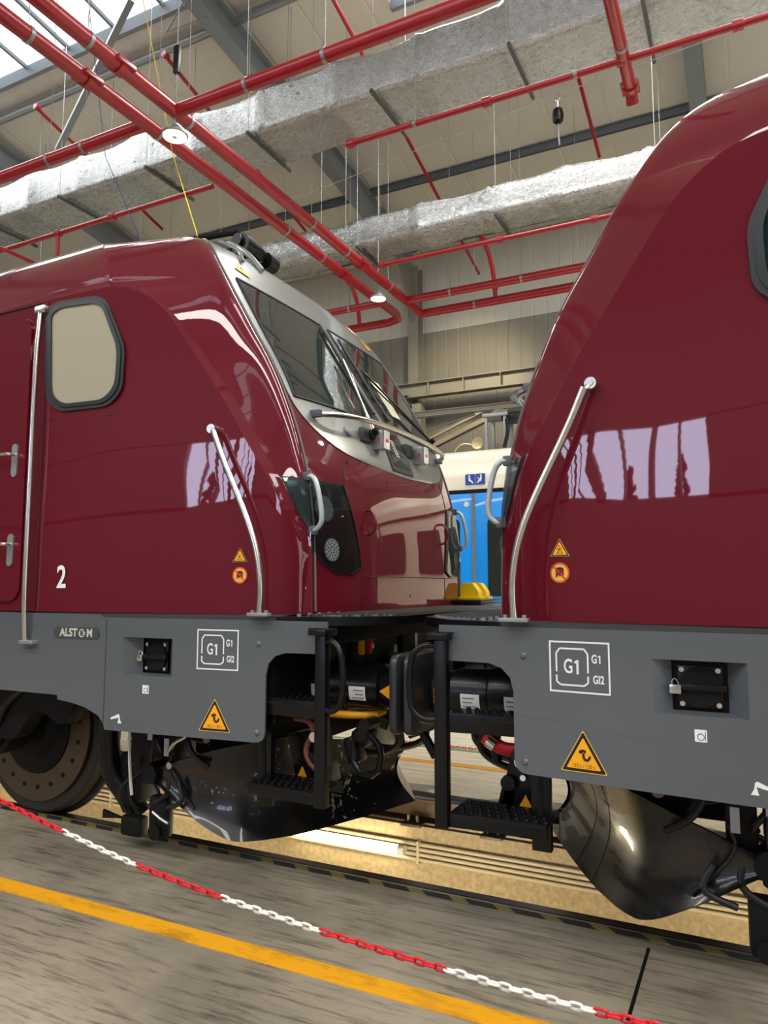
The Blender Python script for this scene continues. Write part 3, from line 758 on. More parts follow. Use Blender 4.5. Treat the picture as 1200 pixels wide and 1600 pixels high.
def locomotive(d, label, left):
    """d=-1: nose points right (left locomotive); d=+1: nose points left"""
    root = empty('locomotive', (X0 + d * 5.0, Yc, 0), label, 'locomotive', 'dark red locomotives')
    W = lambda s, w, z: Vector((X0 + d * s, Yc - w, z))
    inside = W(3, 0, 2.6)
    Sq = lambda q, z: W(*outline(q, z), z)
    DX = Vector((1, 0, 0))

    def nrm(q, z):
        h = .004; z2 = min(z + h, 3.999); z1 = z2 - 2 * h
        a = Sq(q + h, z) - Sq(q - h, z); b = Sq(q, z2) - Sq(q, z1)
        n = a.cross(b).normalized(); p = Sq(q, z)
        return n if n.dot(p - inside) > 0 else -n

    def surf(q, z, off=0.0): return Sq(q, z) + nrm(q, z) * off

    def fq(w, z): return w / f_we(z)                       # q of a lateral position on the front

    def patch(name, m, z0, z1, ql, qr, off, parent=None, nz=24, nq=16, th=.004):
        mb = MB(); vs = []
        for h in (off, off - th):
            for i in range(nz + 1):
                z = z0 + (z1 - z0) * i / nz; a, b = ql(z), qr(z)
                for j in range(nq + 1): vs.append(surf(a + (b - a) * j / nq, z, h))
        M = (nz + 1) * (nq + 1); R = nq + 1; fs = []
        for i in range(nz):
            for j in range(nq):
                k = i * R + j; fs.append((k, k + 1, k + R + 1, k + R)); fs.append((M + k, M + k + R, M + k + R + 1, M + k + 1))
        for i in range(nz):
            for j in (0, nq): k = i * R + j; fs.append((k, k + R, M + k + R, M + k))
        for j in range(nq):
            for i in (0, nz): k = i * R + j; fs.append((k, k + 1, M + k + 1, M + k))
        mb.add(vs, fs); return mb.build(name, m, parent or root, angle=40)

    def seam(name, pts, r=.0035, m=RUBBER, k=10, off=0.0, parent=None):
        P = []
        for (a, b) in zip(pts[:-1], pts[1:]):
            for i in range(k): t = i / k; P.append(surf(a[0] + (b[0] - a[0]) * t, a[1] + (b[1] - a[1]) * t, off))
        P.append(surf(*pts[-1], off)); mb = MB(); mb.tube(P, r, 6); return mb.build(name, m, parent or root)

    # ---- body shell
    zs = list(np.linspace(1.445, 3.38, 46)) + [3.40, 3.408, 3.42] + [3.46, 3.5, 3.55, 3.6, 3.65, 3.7, 3.75, 3.8, 3.84, 3.88, 3.91, 3.94, 3.96, 3.98, 3.992, 4.0]
    qs = [i / 10 for i in range(0, 10)] + [1 + i / 16 for i in range(16)] + [2, 3] + [3 + (i / 16) for i in range(1, 17)]
    full = [-q for q in qs[::-1]][:-1] + qs
    vs = [Sq(q, z) for z in zs for q in full]; n = len(full); fs = []
    for i in range(len(zs) - 1):
        for j in range(n - 1): fs.append((i * n + j, i * n + j + 1, (i + 1) * n + j + 1, (i + 1) * n + j))
        fs.append((i * n + n - 1, i * n, (i + 1) * n, (i + 1) * n + n - 1))
    t = (len(zs) - 1) * n
    for j in range(n // 2): fs.append((t + j, t + j + 1, t + n - 2 - j, t + n - 1 - j))
    for j in range(n // 2): fs.append((j, j + 1, n - 2 - j, n - 1 - j))
    fs = [f for f in fs if len(set(f)) >= 3]
    fs = [tuple(dict.fromkeys(f)) for f in fs]
    mb = MB(); mb.add(vs, fs); mb.build('body_shell', RED, root, angle=24)

    # ---- silver mask, windscreen
    patch('front_mask', SILVER, 2.336, 3.985, lambda z: -f_qe(z), lambda z: f_qe(z), .006, nz=60, nq=30)
    for sd in (1, -1):
        seam('mask_seal', [(sd * .983, 1.46), (sd * .983, 1.62), (sd * .985, 2.2), (sd * .985, 2.6), (sd * .99, 3.0), (sd * .992, 3.5), (sd * .99, 3.9)], .0065, mat('seal_grey', (96, 98, 96), .5), 16, .003)
        g = patch('windscreen', GLASS, 2.70, 3.50, lambda z: sd * .05, lambda z: sd * (.925 - .02 * (z - 2.7)), .011, nz=16, nq=16)
        seam('glass_seal', [(sd * .05, 2.70), (sd * .93, 2.69)], .008, RUBBER, 10, .010, g); seam('glass_seal', [(sd * .05, 3.50), (sd * .905, 3.50)], .008, RUBBER, 10, .010, g)
        seam('glass_seal', [(sd * .93, 2.69), (sd * .91, 3.50)], .008, RUBBER, 10, .010, g); seam('glass_seal', [(sd * .05, 2.70), (sd * .05, 3.50)], .008, RUBBER, 10, .010, g)
        # warning sticker at the top corner
        c = surf(sd * .80, 3.63, .009); nn = nrm(sd * .80, 3.63); v = (surf(sd * .80, 3.70, .009) - c).normalized(); u = v.cross(nn)
        mb = MB(); mb.prism(roundpoly([(-.07, -.05), (.07, -.05), (0, .08)], .01), c, u, v, .002); st = mb.build('warning_sticker', YELLOW, root)
        mb = MB(); mb.prism([(-.005, -.03), (.012, .0), (.0, .0), (.008, .035), (-.012, .0), (.0, .0)], c + nn * .002, u, v, .001); mb.build('lightning_symbol', BLACKINK, st)
    # central blank panel with sensor window
    pn = patch('sensor_panel', mat('sensor_panel_frame', (40, 40, 38), .4), 2.362, 2.685, lambda z: fq(-.165, z), lambda z: fq(.165, z), .014, nz=4, nq=4)
    patch('sensor_glass', GLASS, 2.40, 2.65, lambda z: fq(-.125, z), lambda z: fq(.125, z), .017, pn, 4, 4)
    mb = MB()
    for a, b in ((-.145, 2.38), (.145, 2.38), (-.145, 2.668), (.145, 2.668), (0, 2.38)): p = surf(fq(a, b), b, .014); mb.cyl(p, p + nrm(0, b) * .006, .009, n=10)
    mb.build('panel_screw', CHROME, pn)
    mb = MB(); nn = nrm(0, 2.53); c = surf(fq(.03, 2.53), 2.53, .0185); v = (surf(0, 2.6) - surf(0, 2.5)).normalized(); u = v.cross(nn)
    for a, b in [(x * .02, y * .02) for x in range(-1, 2) for y in range(-3, 4)]: mb.prism(circ(.0085, 8, a, b), c, u, v, .001)
    mb.build('reflector_dots', LENS, pn)
    for w_ in (.32, -.32):
        q_ = fq(w_, 2.52); c = surf(q_, 2.52, .0); nn = nrm(q_, 2.52)
        mb = MB(); R = Matrix.Rotation(0, 3, 'Z')
        mb.box(c + nn * .05, (.10, .085, .13), R, .012); lb = mb.build('signal_lamp_box', mat('lamp_box_grey', (150, 152, 150), .3, .5), root)
        mb = MB(); mb.box(c + nn * .05 + Vector((-d * .054, 0, 0)), (.006, .08, .12), R, .003); mb.build('lamp_lens', LENS, lb)
        mb = MB(); mb.box(c + nn * .05 + Vector((-d * .02, 0, .0)) + Vector((0, -.0455, 0)), (.012, .004, .022)); mb.box(c + nn * .05 + Vector((-d * .0585, 0, -.005)), (.003, .03, .02)); mb.build('red_mark', REDP, lb)
        mb = MB(); q2 = fq(w_ + .12, 2.55); p = surf(q2, 2.55, .01); mb.box(p + nrm(q2, 2.55) * .012, (.04, .11, .09), None, .008)
        mb.build('lamp_bracket', mat('bracket_dark', (60, 62, 62), .4), root)
    # round side signal seats
    for w_ in (.62, -.62):
        mb = MB(); q_ = fq(w_, 2.55); nn = nrm(q_, 2.55); mb.cyl(surf(q_, 2.55), surf(q_, 2.55, .02), .035, n=20); mb.build('jack_socket', SILVER, root)
    # handrail across the nose
    P = []
    for i in range(25):
        t = -1 + 2 * i / 24; w_ = t * .93; z = 2.60 + .035 * (1 - t * t)
        off = .12 * (1 - abs(t) ** 8) + .03
        q_ = fq(w_, z); P.append(surf(q_, z) + Vector((-d * off, 0, 0)))
    mb = MB(); mb.tube(P, .017, 14); hr = mb.build('nose_handrail', STEEL, root)
    for t in (0, -1):
        mb = MB(); q_ = fq(.93 * (1 if t else -1), 2.6); p = surf(q_, 2.59); mb.box(p + nrm(q_, 2.6) * .03, (.07, .03, .045), None, .006); mb.build('rail_foot', mat('rail_foot_grey', (70, 74, 78), .4), hr)
    # wipers
    for sd, pv in ((1, (.36, 2.56)), (-1, (-.86, 2.72))):
        off = .05
        a = surf(fq(pv[0], pv[1]), pv[1], .02); top = surf(fq(sd * .14, 3.16), 3.16, off)
        mb = MB(); mb.tube([a, a + nrm(0, 2.7) * .04, top], .008, 8)
        a2 = surf(fq(pv[0] + .04, pv[1]), pv[1], .02); mb.tube([a2, a2 + nrm(0, 2.7) * .04, surf(fq(sd * .14, 3.05), 3.05, off)], .006, 8)
        wp = mb.build('wiper_arm', STEEL if sd > 0 else BLACK, root)
        mb = MB(); P = [surf(fq(sd * (.12 - .02 * (z - 2.7)), z), z, .028) for z in np.linspace(2.76, 3.42, 10)]; mb.tube(P, .012, 8); mb.build('wiper_blade', RUBBER, wp)
        mb = MB(); c = surf(fq(pv[0] + .02, pv[1]), pv[1], .03); mb.box(c, (.07, .07, .06), None, .01); mb.cyl(c, c + nrm(0, 2.7) * .06, .022, n=12); mb.build('wiper_pivot', BLACK, wp)
    if left:
        patch('paper_notice', mat('notice_paper', (215, 216, 186), .7), 2.86, 3.17, lambda z: fq(-.50, z), lambda z: fq(-.34, z), .0125, nz=4, nq=4, th=.001)
    # headlights wrapping round the corner
    for sd in (1, -1):
        f_out = lambda z: 1.94 if z > 2.0 else 1.94
        in_q = pchip([1.66, 1.70, 1.8, 2.0, 2.19], [.72, .60, .615, .665, .73])
        out_q = pchip([1.66, 1.72, 1.78, 1.85, 2.0, 2.19], [.80, .93, .99, 1.6, 1.97, 1.97])
        hl = patch('headlight', mat('headlight_well', (30, 28, 30), .35), 1.665, 2.19, lambda z: sd * in_q(z), lambda z: sd * out_q(z), .003, nz=30, nq=26)
        patch('side_reflector', mat('side_reflector_grey', (92, 104, 108), .15, .6), 1.90, 2.175, lambda z: sd * 1.05, lambda z: sd * (out_q(z) - .05), .006, hl, 14, 16, .002)
        for (q_, z_, r_) in ((.86, 1.80, .062), (.90, 2.03, .07)):
            c = surf(sd * q_, z_, .006); nn = nrm(sd * q_, z_)
            mb = MB(); mb.cyl(c - nn * .002, c + nn * .003, r_ * 1.12, n=28); lh = mb.build('lamp_rim', LAMPHOUSE, hl)
            mb = MB(); mb.cyl(c + nn * .003, c + nn * .006, r_, n=28); lm = mb.build('lamp_lens', LENS if z_ < 1.9 else mat('dim_lens', (110, 112, 112), .3), hl)
            if z_ < 1.9:
                v = Vector((0, 0, 1)); v = (v - nn * v.dot(nn)).normalized(); u = v.cross(nn)
                mb = MB()
                for rr, k in ((.018, 6), (.036, 10), (.052, 14)):
                    for i in range(k): a = 2 * PI * i / k + rr * 9; mb.prism(circ(.0055, 7, rr * math.cos(a), rr * math.sin(a)), c + nn * .0062, u, v, .0008)
                mb.build('led_dots', BLACKINK, hl)
        patch('headlight_cover', CLEAR, 1.67, 2.185, lambda z: sd * (in_q(z) + .012), lambda z: sd * (out_q(z) - .012), .017, hl, 26, 22, .001)
        seam('cover_edge', [(sd * in_q(z), z) for z in np.linspace(1.665, 2.19, 14)], .006, RUBBER, 2, .006, hl)
        # grab handle beside the headlight
        for q_, col, za, zb, nm in ((1.0, mat('grab_grey', (172, 180, 184), .35, .3), 1.90, 2.20, 'grab_handle'), (fq(.585, 2.0), RED, 1.91, 2.055, 'step_handle')):
            a = surf(sd * q_, za); b = surf(sd * q_, zb); nn = nrm(sd * q_, (za + zb) / 2); o_ = .085 if za < 1.905 else .06
            if nm == 'grab_handle': nn = (nn + Vector((-d * .3, 0, 0))).normalized()
            mb = MB(); mb.tube([a, a + nn * o_ * .55 + Vector((0, 0, .0)), a + nn * o_ + Vector((0, 0, .05)), b + nn * o_ - Vector((0, 0, .05)), b + nn * o_ * .55, b], .014 if za < 1.905 else .0085, 12, round_k=2)
            gh = mb.build(nm, col, root)
            if nm == 'grab_handle':
                mb = MB(); mb.box(a + nn * .012, (.05, .03, .05), None, .008); mb.build('handle_foot', LAMPHOUSE, gh)
                mb = MB(); mb.box(b + nn * .012, (.05, .03, .05), None, .008); mb.build('handle_foot', LAMPHOUSE, gh)
    # front panel gaps
    seam('panel_gap', [(fq(.66, 1.66), 1.66), (fq(.665, 1.46), 1.455)], .003)
    seam('panel_gap', [(-fq(.66, 1.66), 1.66), (-fq(.665, 1.46), 1.455)], .003)
    seam('panel_gap', [(-.8, 1.655), (fq(.66, 1.655), 1.655)], .003)
    seam('panel_gap', [(fq(.79, 2.2), 2.19), (fq(.775, 2.395), 2.395)], .0035)
    seam('panel_gap', [(-fq(.79, 2.2), 2.19), (-fq(.775, 2.395), 2.395)], .0035)
    seam('panel_gap', [(.985, 2.185), (1.97, 2.195)], .003)
    for (w_, z_, r_) in ((.72, 2.34, .014), (.28, 2.27, .010), (.60, 1.53, .012), (0, 1.53, .010), (.66, 1.95, .006)):
        mb = MB(); q_ = fq(w_, z_); mb.cyl(surf(q_, z_), surf(q_, z_, .004), r_, n=16); mb.build('panel_bolt', RED, root)

    # ---- side features (near side)
    def side(s, z, off=0.0, fn=f_ws):
        e_ = .02; n_ = Vector((-(fn(s + e_) - fn(s - e_)) / (2 * e_), 1)); n_.normalize()    # (s,w) outward normal
        p = W(s, fn(s), z); nn = Vector((d * n_.x, -n_.y, 0)); u = Vector((0, 0, 1)).cross(nn) * 1.0
        if u.x < 0: u = -u
        return p + nn * off, u, Vector((0, 0, 1)), nn

    def sprism(poly, s0, z0, off, th, name, m, parent=None, fn=f_ws):
        o_, u, v, nn = side(s0, z0, off, fn); nn2 = u.cross(v)
        mb = MB(); mb.prism(poly, o_, u, v, th if nn2.dot(nn) > 0 else -th); return mb.build(name, m, parent or root)

    # side window; polygon given with +x = towards the nose
    wp = [(2.31, 3.33), (2.27, 2.74), (2.15, 2.66), (1.76, 2.655), (1.655, 2.74), (1.645, 3.0), (1.80, 3.31), (1.88, 3.355), (2.22, 3.37)]
    fx = lambda s: d * s
    cs, cz = 1.97, 3.0
    def wpoly(k, sh=0):
        return [(d * (cs + (s - cs) * k[0] - cs), cz + sh + (z - cz) * k[1] - cz) for s, z in wp]
    outer = roundpoly(wpoly((1, 1)), .06); inner = roundpoly(wpoly((.83, .87)), .06); mid = roundpoly(wpoly((.93, .94)), .06)
    o_, u, v, nn = side(cs, cz, .002)
    th = .014
    sg = 1 if u.cross(v).dot(nn) > 0 else -1
    mb = MB(); mb.ringplate(outer, mid, o_, u, v, sg * .008); wf = mb.build('window_frame', mat('window_rubber', (12, 18, 22), .5), root)
    mb = MB(); mb.ringplate(mid, inner, o_, u, v, sg * .014); mb.build('window_sash', mat('window_sash', (16, 26, 32), .35, 0, .3), wf)
    mb = MB(); mb.prism(inner, o_, u, v, sg * .004); mb.build('window_glass', BLIND if left else SIDEGLASS, wf)
    # cab door
    def lineside(pts, r, name, m=RUBBER, off=.001, parent=None, fn=f_ws):
        P = [side(s, z, off, fn)[0] for s, z in pts]; mb = MB(); mb.tube(P, r, 6); return mb.build(name, m, parent or root)
    dpoly = roundpoly([(d * (2.43 - 2.85), 1.50 - 2.4), (d * (3.27 - 2.85), 1.50 - 2.4), (d * (3.27 - 2.85), 3.32 - 2.4), (d * (2.43 - 2.85), 3.32 - 2.4)], [.12, .12, .12, .12])
    dr = sprism(dpoly, 2.85, 2.4, .002, .012, 'cab_door', RED)
    lineside([(2.30, 1.455), (2.30, 2.2), (2.31, 3.39)], .004, 'panel_gap')
    lineside([(2.39, 1.47), (2.39, 3.38)], .010, 'door_gap')
    lineside([(2.30, 2.62), (1.72, 2.60)], .0015, 'panel_gap')
    lineside([(2.37, 3.385), (4.5, 3.385)], .006, 'door_gap')
    for zc, h in ((2.385, .21), (1.82, .20)):
        sprism(rrect(.05, h, .024), 2.525, zc, .014, .008, 'handle_plate', GALV, dr)
        o_, u, v, nn = side(2.525, zc + .035, .022); mb = MB(); uu = Vector((d, 0, 0))
        mb.tube([o_, o_ + nn * .045, o_ + nn * .05 + uu * .03, o_ + nn * .05 + uu * .13], .011, 10, round_k=1); mb.build('lever', STEEL, dr)
    # door grab rail
    mb = MB(); bw = lambda z: W(2.335, 1.49, z)
    mb.tube([bw(1.27), bw(1.44) + Vector((0, -.015, 0)), bw(1.7) + Vector((0, -.02, 0)), bw(3.0) + Vector((0, -.02, 0)), bw(3.31)], .016, 12, round_k=1); gr = mb.build('door_grab_rail', STEEL, root)
    mb = MB(); mb.box(W(2.335, 1.475, 3.33), (.09, .06, .05), None, .008); mb.build('rail_foot', STEEL, gr)
    mb = MB(); mb.box(W(2.31, 1.485, 1.262), (.12, .05, .022), None, .004); mb.build('rail_foot', GALV, gr)
    # curved steel handrail on the nose side
    fa = f_ws
    pts = [(1.00, 2.44), (.93, 2.28), (.815, 2.06), (.73, 1.883), (.684, 1.74), (.665, 1.59), (.675, 1.445)]
    P = [W(s, 1.41, z) for s, z in pts]; mb = MB(); mb.tube(P, .017, 14, round_k=2); hr = mb.build('curved_handrail', STEEL, root)
    p, u, v, nn = side(1.03, 2.46, 0); mb = MB(); mb.cyl(p, p + nn * .05, .026, n=20); mb.cyl(p + nn * .05, p + nn * .056, .013, n=12); mb.tube([p + nn * .035, W(1.0, 1.41, 2.43)], .013, 8); mb.build('rail_mount', STEEL, hr)
    p = W(.675, 1.41, 1.452); mb = MB(); mb.box(p, (.13, .04, .018), None, .004); mb.cyl(p + Vector((-.04, 0, 0)), p + Vector((-.04, 0, .022)), .01, n=8); mb.cyl(p + Vector((.045, 0, 0)), p + Vector((.045, 0, .022)), .01, n=8); mb.build('rail_foot', GALV, hr)
    # stickers on red side
    s_, z_ = .862, 1.76
    o_, u, v, nn = side(s_, z_, .0015); sg = 1 if u.cross(v).dot(nn) > 0 else -1

    def tri_sign(s0, z0, side_len, fn, kind, name):
        o_, u, v, nn = side(s0, z0, .0015, fn); H = side_len * .87
        T = lambda k: roundpoly([(-side_len / 2 * k, -H / 3 * k), (side_len / 2 * k, -H / 3 * k), (0, H * 2 / 3 * k)], side_len * .05 * k)
        m1 = MB(); m1.prism(T(1.06), o_, u, v, .001); r0 = m1.build(name, mat('sign_rim', (232, 190, 90), .5), root)
        m1 = MB(); m1.prism(T(1.0), o_ + nn * .0011, u, v, .0006); m1.build('black_border', BLACKINK, r0)
        m1 = MB(); m1.prism(T(.78), o_ + nn * .0018, u, v, .0006); m1.build('yellow_field', YELLOW, r0)
        m1 = MB(); oo = o_ + nn * .0026; k = side_len
        if kind == 'hook':
            m1.prism([(-.10 * k, .16 * k), (-.02 * k, .20 * k), (.06 * k, .18 * k), (.05 * k, .11 * k), (.0, .14 * k), (-.05 * k, .10 * k), (-.1 * k, .11 * k)], oo, u, v, .0004)
            m1.tube([oo + u * a * k + v * b * k for a, b in ((.0, .12), (.0, .04), (.03, -.02), (.09, -.03), (.13, .02), (.15, .05))], .006 * k / .2, 6)
            m1.prism(circ(.018 * k, 10, .15 * k, .055 * k), oo, u, v, .0006); m1.prism(circ(.018 * k, 10, .03 * k, -.02 * k), oo, u, v, .0006)
            tt = text_mb('135 t / 150 t', .115 * k, oo - v * .165 * k, u, v, .0006, xs=.9); m1.add(tt.v, tt.f, False)
        else:
            m1.prism(circ(.035 * k, 10, -.03 * k, .22 * k), oo, u, v, .0006)
            m1.tube([oo + u * a * k + v * b * k for a, b in ((.12, .12), (.0, .10), (-.12, -.12))], .02 * k, 6); m1.tube([oo + u * a * k + v * b * k for a, b in ((-.14, .12), (-.02, .05), (.1, -.02), (.14, -.14))], .02 * k, 6)
            m1.tube([oo + u * a * k + v * b * k for a, b in ((.2, -.14), (-.2, -.14))], .012 * k, 6)
        m1.build('symbol', BLACKINK, r0)

    tri_sign(.862, 1.752, .085, f_ws, 'fall', 'fall_warning_sign')
    c0 = 1.655; o_, u, v, nn = side(.86, c0, .0015)
    mb = MB(); mb.prism(circ(.045), o_, u, v, .001); ps = mb.build('prohibition_sign', ORANGE, root)
    mb = MB(); mb.prism(circ(.037), o_ + nn * .0012, u, v, .0006); mb.build('yellow_field', mat('dull_yellow', (222, 178, 60), .5), ps)
    mb = MB(); oo = o_ + nn * .002
    mb.prism([(-.018, -.02), (-.012, -.02), (-.012, -.012), (.012, -.012), (.012, -.02), (.018, -.02), (.018, .018), (.008, .024), (-.008, .024), (-.018, .018)], oo, u, v, .0005); mb.build('symbol', BLACKINK, ps)
    mb = MB(); mb.tube([oo + nn * .001 + u * -.03 + v * .03, oo + nn * .001 + u * .03 + v * -.03], .003, 6); mb.tube([oo + nn * .001 + u * a * .6 + v * b * .6 for a, b in circ(.02, 8)], .002, 5, True); mb.build('red_bar', REDP, ps)
    if left:
        o_, u, v, nn = side(2.08, 1.645, .002); tt = text_mb('2', .185, o_, u, v, .001, xs=.85, bold=.004); tt.build('number_two', WHITE, root, recalc=False)

    # ---- grey skirt
    def skirt():
        out = [(.655, .80), (1.69, .795), (1.70, .83), (1.74, .868), (1.84, .907), (1.95, .928), (2.06, .938), (2.066, .964), (9.0, .964), (9.0, 1.435), (1.75, 1.435), (1.73, 1.42), (.30, 1.42), (.30, 1.26), (.54, 1.258), (.60, 1.24), (.64, 1.20), (.655, 1.14)]
        rad = [.06, 0, 0, 0, 0, 0, 0, 0, 0, 0, 0, 0, 0, 0, 0, 0, 0, 0]
        out = roundpoly(out, rad, 5)
        dense = []
        for i, p in enumerate(out):
            q = out[(i + 1) % len(out)]; L_ = math.dist(p, q); k = max(1, int(L_ / .12))
            for j in range(k): t = j / k; dense.append((p[0] + (q[0] - p[0]) * t, p[1] + (q[1] - p[1]) * t))
        hole = [(1.235, 1.105), (1.575, 1.105), (1.575, 1.312), (1.235, 1.312)]
        hd = []
        for i, p in enumerate(hole):
            q = hole[(i + 1) % 4]
            for j in range(4): t = j / 4; hd.append((p[0] + (q[0] - p[0]) * t, p[1] + (q[1] - p[1]) * t))
        pts = [Vector(p) for p in dense + hd]; n1 = len(dense); n2 = len(hd)
        ed = [(i, (i + 1) % n1) for i in range(n1)] + [(n1 + i, n1 + (i + 1) % n2) for i in range(n2)]
        for a in np.arange(.36, 9, .12):
            for b in np.arange(.84, 1.42, .1):
                pts.append(Vector((float(a), float(b))))
        r = geometry.delaunay_2d_cdt(pts, ed, [], 0, 1e-5)
        V, F = r[0], r[2]

        def inpoly(p, poly):
            c = False; j = len(poly) - 1
            for i in range(len(poly)):
                if ((poly[i][1] > p[1]) != (poly[j][1] > p[1])) and (p[0] < (poly[j][0] - poly[i][0]) * (p[1] - poly[i][1]) / (poly[j][1] - poly[i][1]) + poly[i][0]): c = not c
                j = i
            return c
        F = [f for f in F if inpoly(sum((Vector(V[i]) for i in f), Vector((0, 0))) / len(f), dense) and not inpoly(sum((Vector(V[i]) for i in f), Vector((0, 0))) / len(f), hole)]
        nv = len(V); vs = [W(p[0], f_sk(p[0]), p[1]) for p in V] + [W(p[0], f_sk(p[0]) - .012, p[1]) for p in V]
        fs = [tuple(f) for f in F] + [tuple(i + nv for i in f[::-1]) for f in F]
        cnt = {}
        for f in F:
            for a, b in zip(f, list(f[1:]) + [f[0]]): k = (min(a, b), max(a, b)); cnt[k] = cnt.get(k, 0) + 1
        fs += [(a, b, b + nv, a + nv) for (a, b), c in cnt.items() if c == 1]
        mb = MB(); mb.add(vs, fs); return mb.build('side_skirt', GREY, root, angle=30)

    sk = skirt()
    # dark gap strip between body and skirt
    mb = MB(); P1 = [W(s, f_ws(s) - .02, 0) for s in np.linspace(.62, 3.2, 20)]
    vs = []; 
    for s in np.linspace(.60, 8.9, 30): vs += [W(s, f_sk(s) - .004, 1.41), W(s, f_sk(s) - .004, 1.437), W(s, f_ws(s) - .05, 1.45), W(s, 1.0, 1.40)]
    mb.add(vs, [(4 * i + a, 4 * i + (a + 1) % 4, 4 * i + 4 + (a + 1) % 4, 4 * i + 4 + a) for i in range(29) for a in range(4)]); mb.build('sill_strip', mat('sill_dark_grey', (48, 50, 50), .5), root)
    # recess with isolating cock
    H = [(1.235, 1.105), (1.575, 1.105), (1.575, 1.312), (1.235, 1.312)]; I = [(1.302, 1.112), (1.505, 1.112), (1.505, 1.303), (1.302, 1.303)]
    mb = MB(); vs = [W(s, f_sk(s), z) for s, z in H] + [W(s, f_sk(1.4) - .075, z) for s, z in I]
    mb.add(vs, [(i, (i + 1) % 4, 4 + (i + 1) % 4, 4 + i) for i in range(4)], False); rc = mb.build('recess_lining', GREYD, sk, recalc=False)
    wv = f_sk(1.4) - .085; cxs = 1.405; c = W(cxs, wv, 1.205)
    mb = MB(); mb.box(W(1.404, wv - .03, 1.208), (.235, .05, .22)); mb.build('recess_back', BLACKM, sk)
    mb = MB(); mb.box(c + Vector((0, -.004, 0)), (.165, .012, .165), None, .006); vc = mb.build('isolating_cock', BLACK, root)
    mb = MB(); mb.cyl(c + Vector((0, -.008, 0)), c + Vector((0, -.022, 0)), .078, n=32); mb.build('cock_disc', BLACKM, vc)
    mb = MB(); mb.box(c + Vector((.01, -.032, .0)), (.17, .022, .024), None, .005); mb.build('cock_handle', BLACK, vc)
    for a in (-.066, .066):
        for b in (-.066, .066):
            mb = MB(); mb.cyl(c + Vector((a, -.008, b)), c + Vector((a, -.020, b)), .010, n=12); mb.build('bolt', CHROME, vc)
    mb = MB(); mb.box(c + Vector((-.088, -.045, -.008)), (.044, .024, .036), None, .005); mb.tube([c + Vector((-.10, -.045, .01)), c + Vector((-.10, -.045, .028)), c + Vector((-.085, -.045, .034)), c + Vector((-.075, -.04, .01))], .003, 6, round_k=1); mb.build('padlock', STEEL, vc)
    # gauge sign G1 / GI2
    o_, u, v, nn = side(.946 if 1 else 0, 1.262, .0015, f_sk)
    k = .212 / 2
    w2, h2 = .128, .106
    mb = MB(); mb.ringplate([(-w2, -h2), (w2, -h2), (w2, h2), (-w2, h2)], [(-w2 + .007, -h2 + .007), (w2 - .007, -h2 + .007), (w2 - .007, h2 - .007), (-w2 + .007, h2 - .007)], o_, u, v, .001); gs = mb.build('gauge_sign', WHITE, root)
    mb = MB()
    def stroke(P, t=.007):
        for a, b in zip(P[:-1], P[1:]): mb.beam(o_ + u * a[0] + v * a[1] + nn * .0006, o_ + u * b[0] + v * b[1] + nn * .0006, t, .001, nn)
    stroke([(-.097, -.022), (-.097, .055), (-.082, .075), (.022, .075), (.037, .055), (.037, -.022)])
    stroke([(-.097, -.035), (-.097, -.062), (-.080, -.075), (.020, -.075), (.037, -.062), (.037, -.035)])
    for tx, sz, px, py in (('G', .082, -.046, 0), ('G', .048, .064, .035), ('GI2', .046, .080, -.048)):
        tt = text_mb(tx, sz, o_ + u * px + v * py, u, v, .0008, xs=.68, bold=.0014); mb.add(tt.v, tt.f, False)
        if tx == 'G':
            h_ = sz * .35; cx_ = px + sz * .48; stroke([(cx_ - sz * .15, py + h_ - sz * .14), (cx_ - .001, py + h_ - .002)], sz * .10); stroke([(cx_, py - h_), (cx_, py + h_)], sz * .11)
    mb.build('gauge_lettering', WHITE, gs, recalc=False)
    tri_sign(.955, .895, .185, f_sk, 'hook', 'lifting_warning_sign')
    o_, u, v, nn = side(1.405, 1.032, .0012, f_sk); mb = MB(); mb.prism(rrect(.044, .046, .003), o_, u, v, .001); sk2 = mb.build('small_white_sticker', WHITE, root)
    mb = MB(); mb.tube([o_ + nn * .0015 + u * a + v * (b - .004) for a, b in circ(.012, 12)], .0012, 5, True); mb.tube([o_ + nn * .0015 + u * .016 + v * .018, o_ + nn * .0015 + u * .016 - v * .016], .0012, 5); mb.build('sticker_print', BLACKINK, sk2)
    o_, u, v, nn = side(1.594, .86, .0012, f_sk); k = d
    mb = MB(); mb.prism([(a * k, b) for a, b in ((.05, -.005), (.05, .005), (-.005, .028), (-.012, .022), (-.016, .0), (-.028, -.022), (.0, -.022), (-.008, .008))], o_, u, v, .001); mb.build('jacking_arrow', WHITE, root)
    for z in (1.298, .85):
        o_, u, v, nn = side(.702, z, 0, f_sk); mb = MB(); mb.lathe(o_, nn, [(0, .016), (.004, .014), (.008, .008)], 14); mb.build('skirt_bolt', GREY, sk)
    lineside([(1.70, 1.41), (1.70, .84)], .0025, 'skirt_gap', mat('gap_grey', (60, 64, 66), .5), .001, sk, f_sk)
    if left:
        o_, u, v, nn = side(1.93, 1.326, .0015, f_sk); mb = MB(); mb.prism(rrect(.36, .066, .032), o_, u, v, .001); lg = mb.build('maker_plate', mat('maker_plate_grey', (62, 66, 66), .4), root)
        tt = text_mb('ALST', .064, o_ + nn * .001 - u * .059, u, v, .001, xs=.98, bold=.0022); mb = MB(); mb.add(tt.v, tt.f, False)
        tt = text_mb('M', .064, o_ + nn * .001 + u * .106, u, v, .001, xs=.92, bold=.0022); mb.add(tt.v, tt.f, False)
        oc = o_ + nn * .002 + u * .047 + v * .0
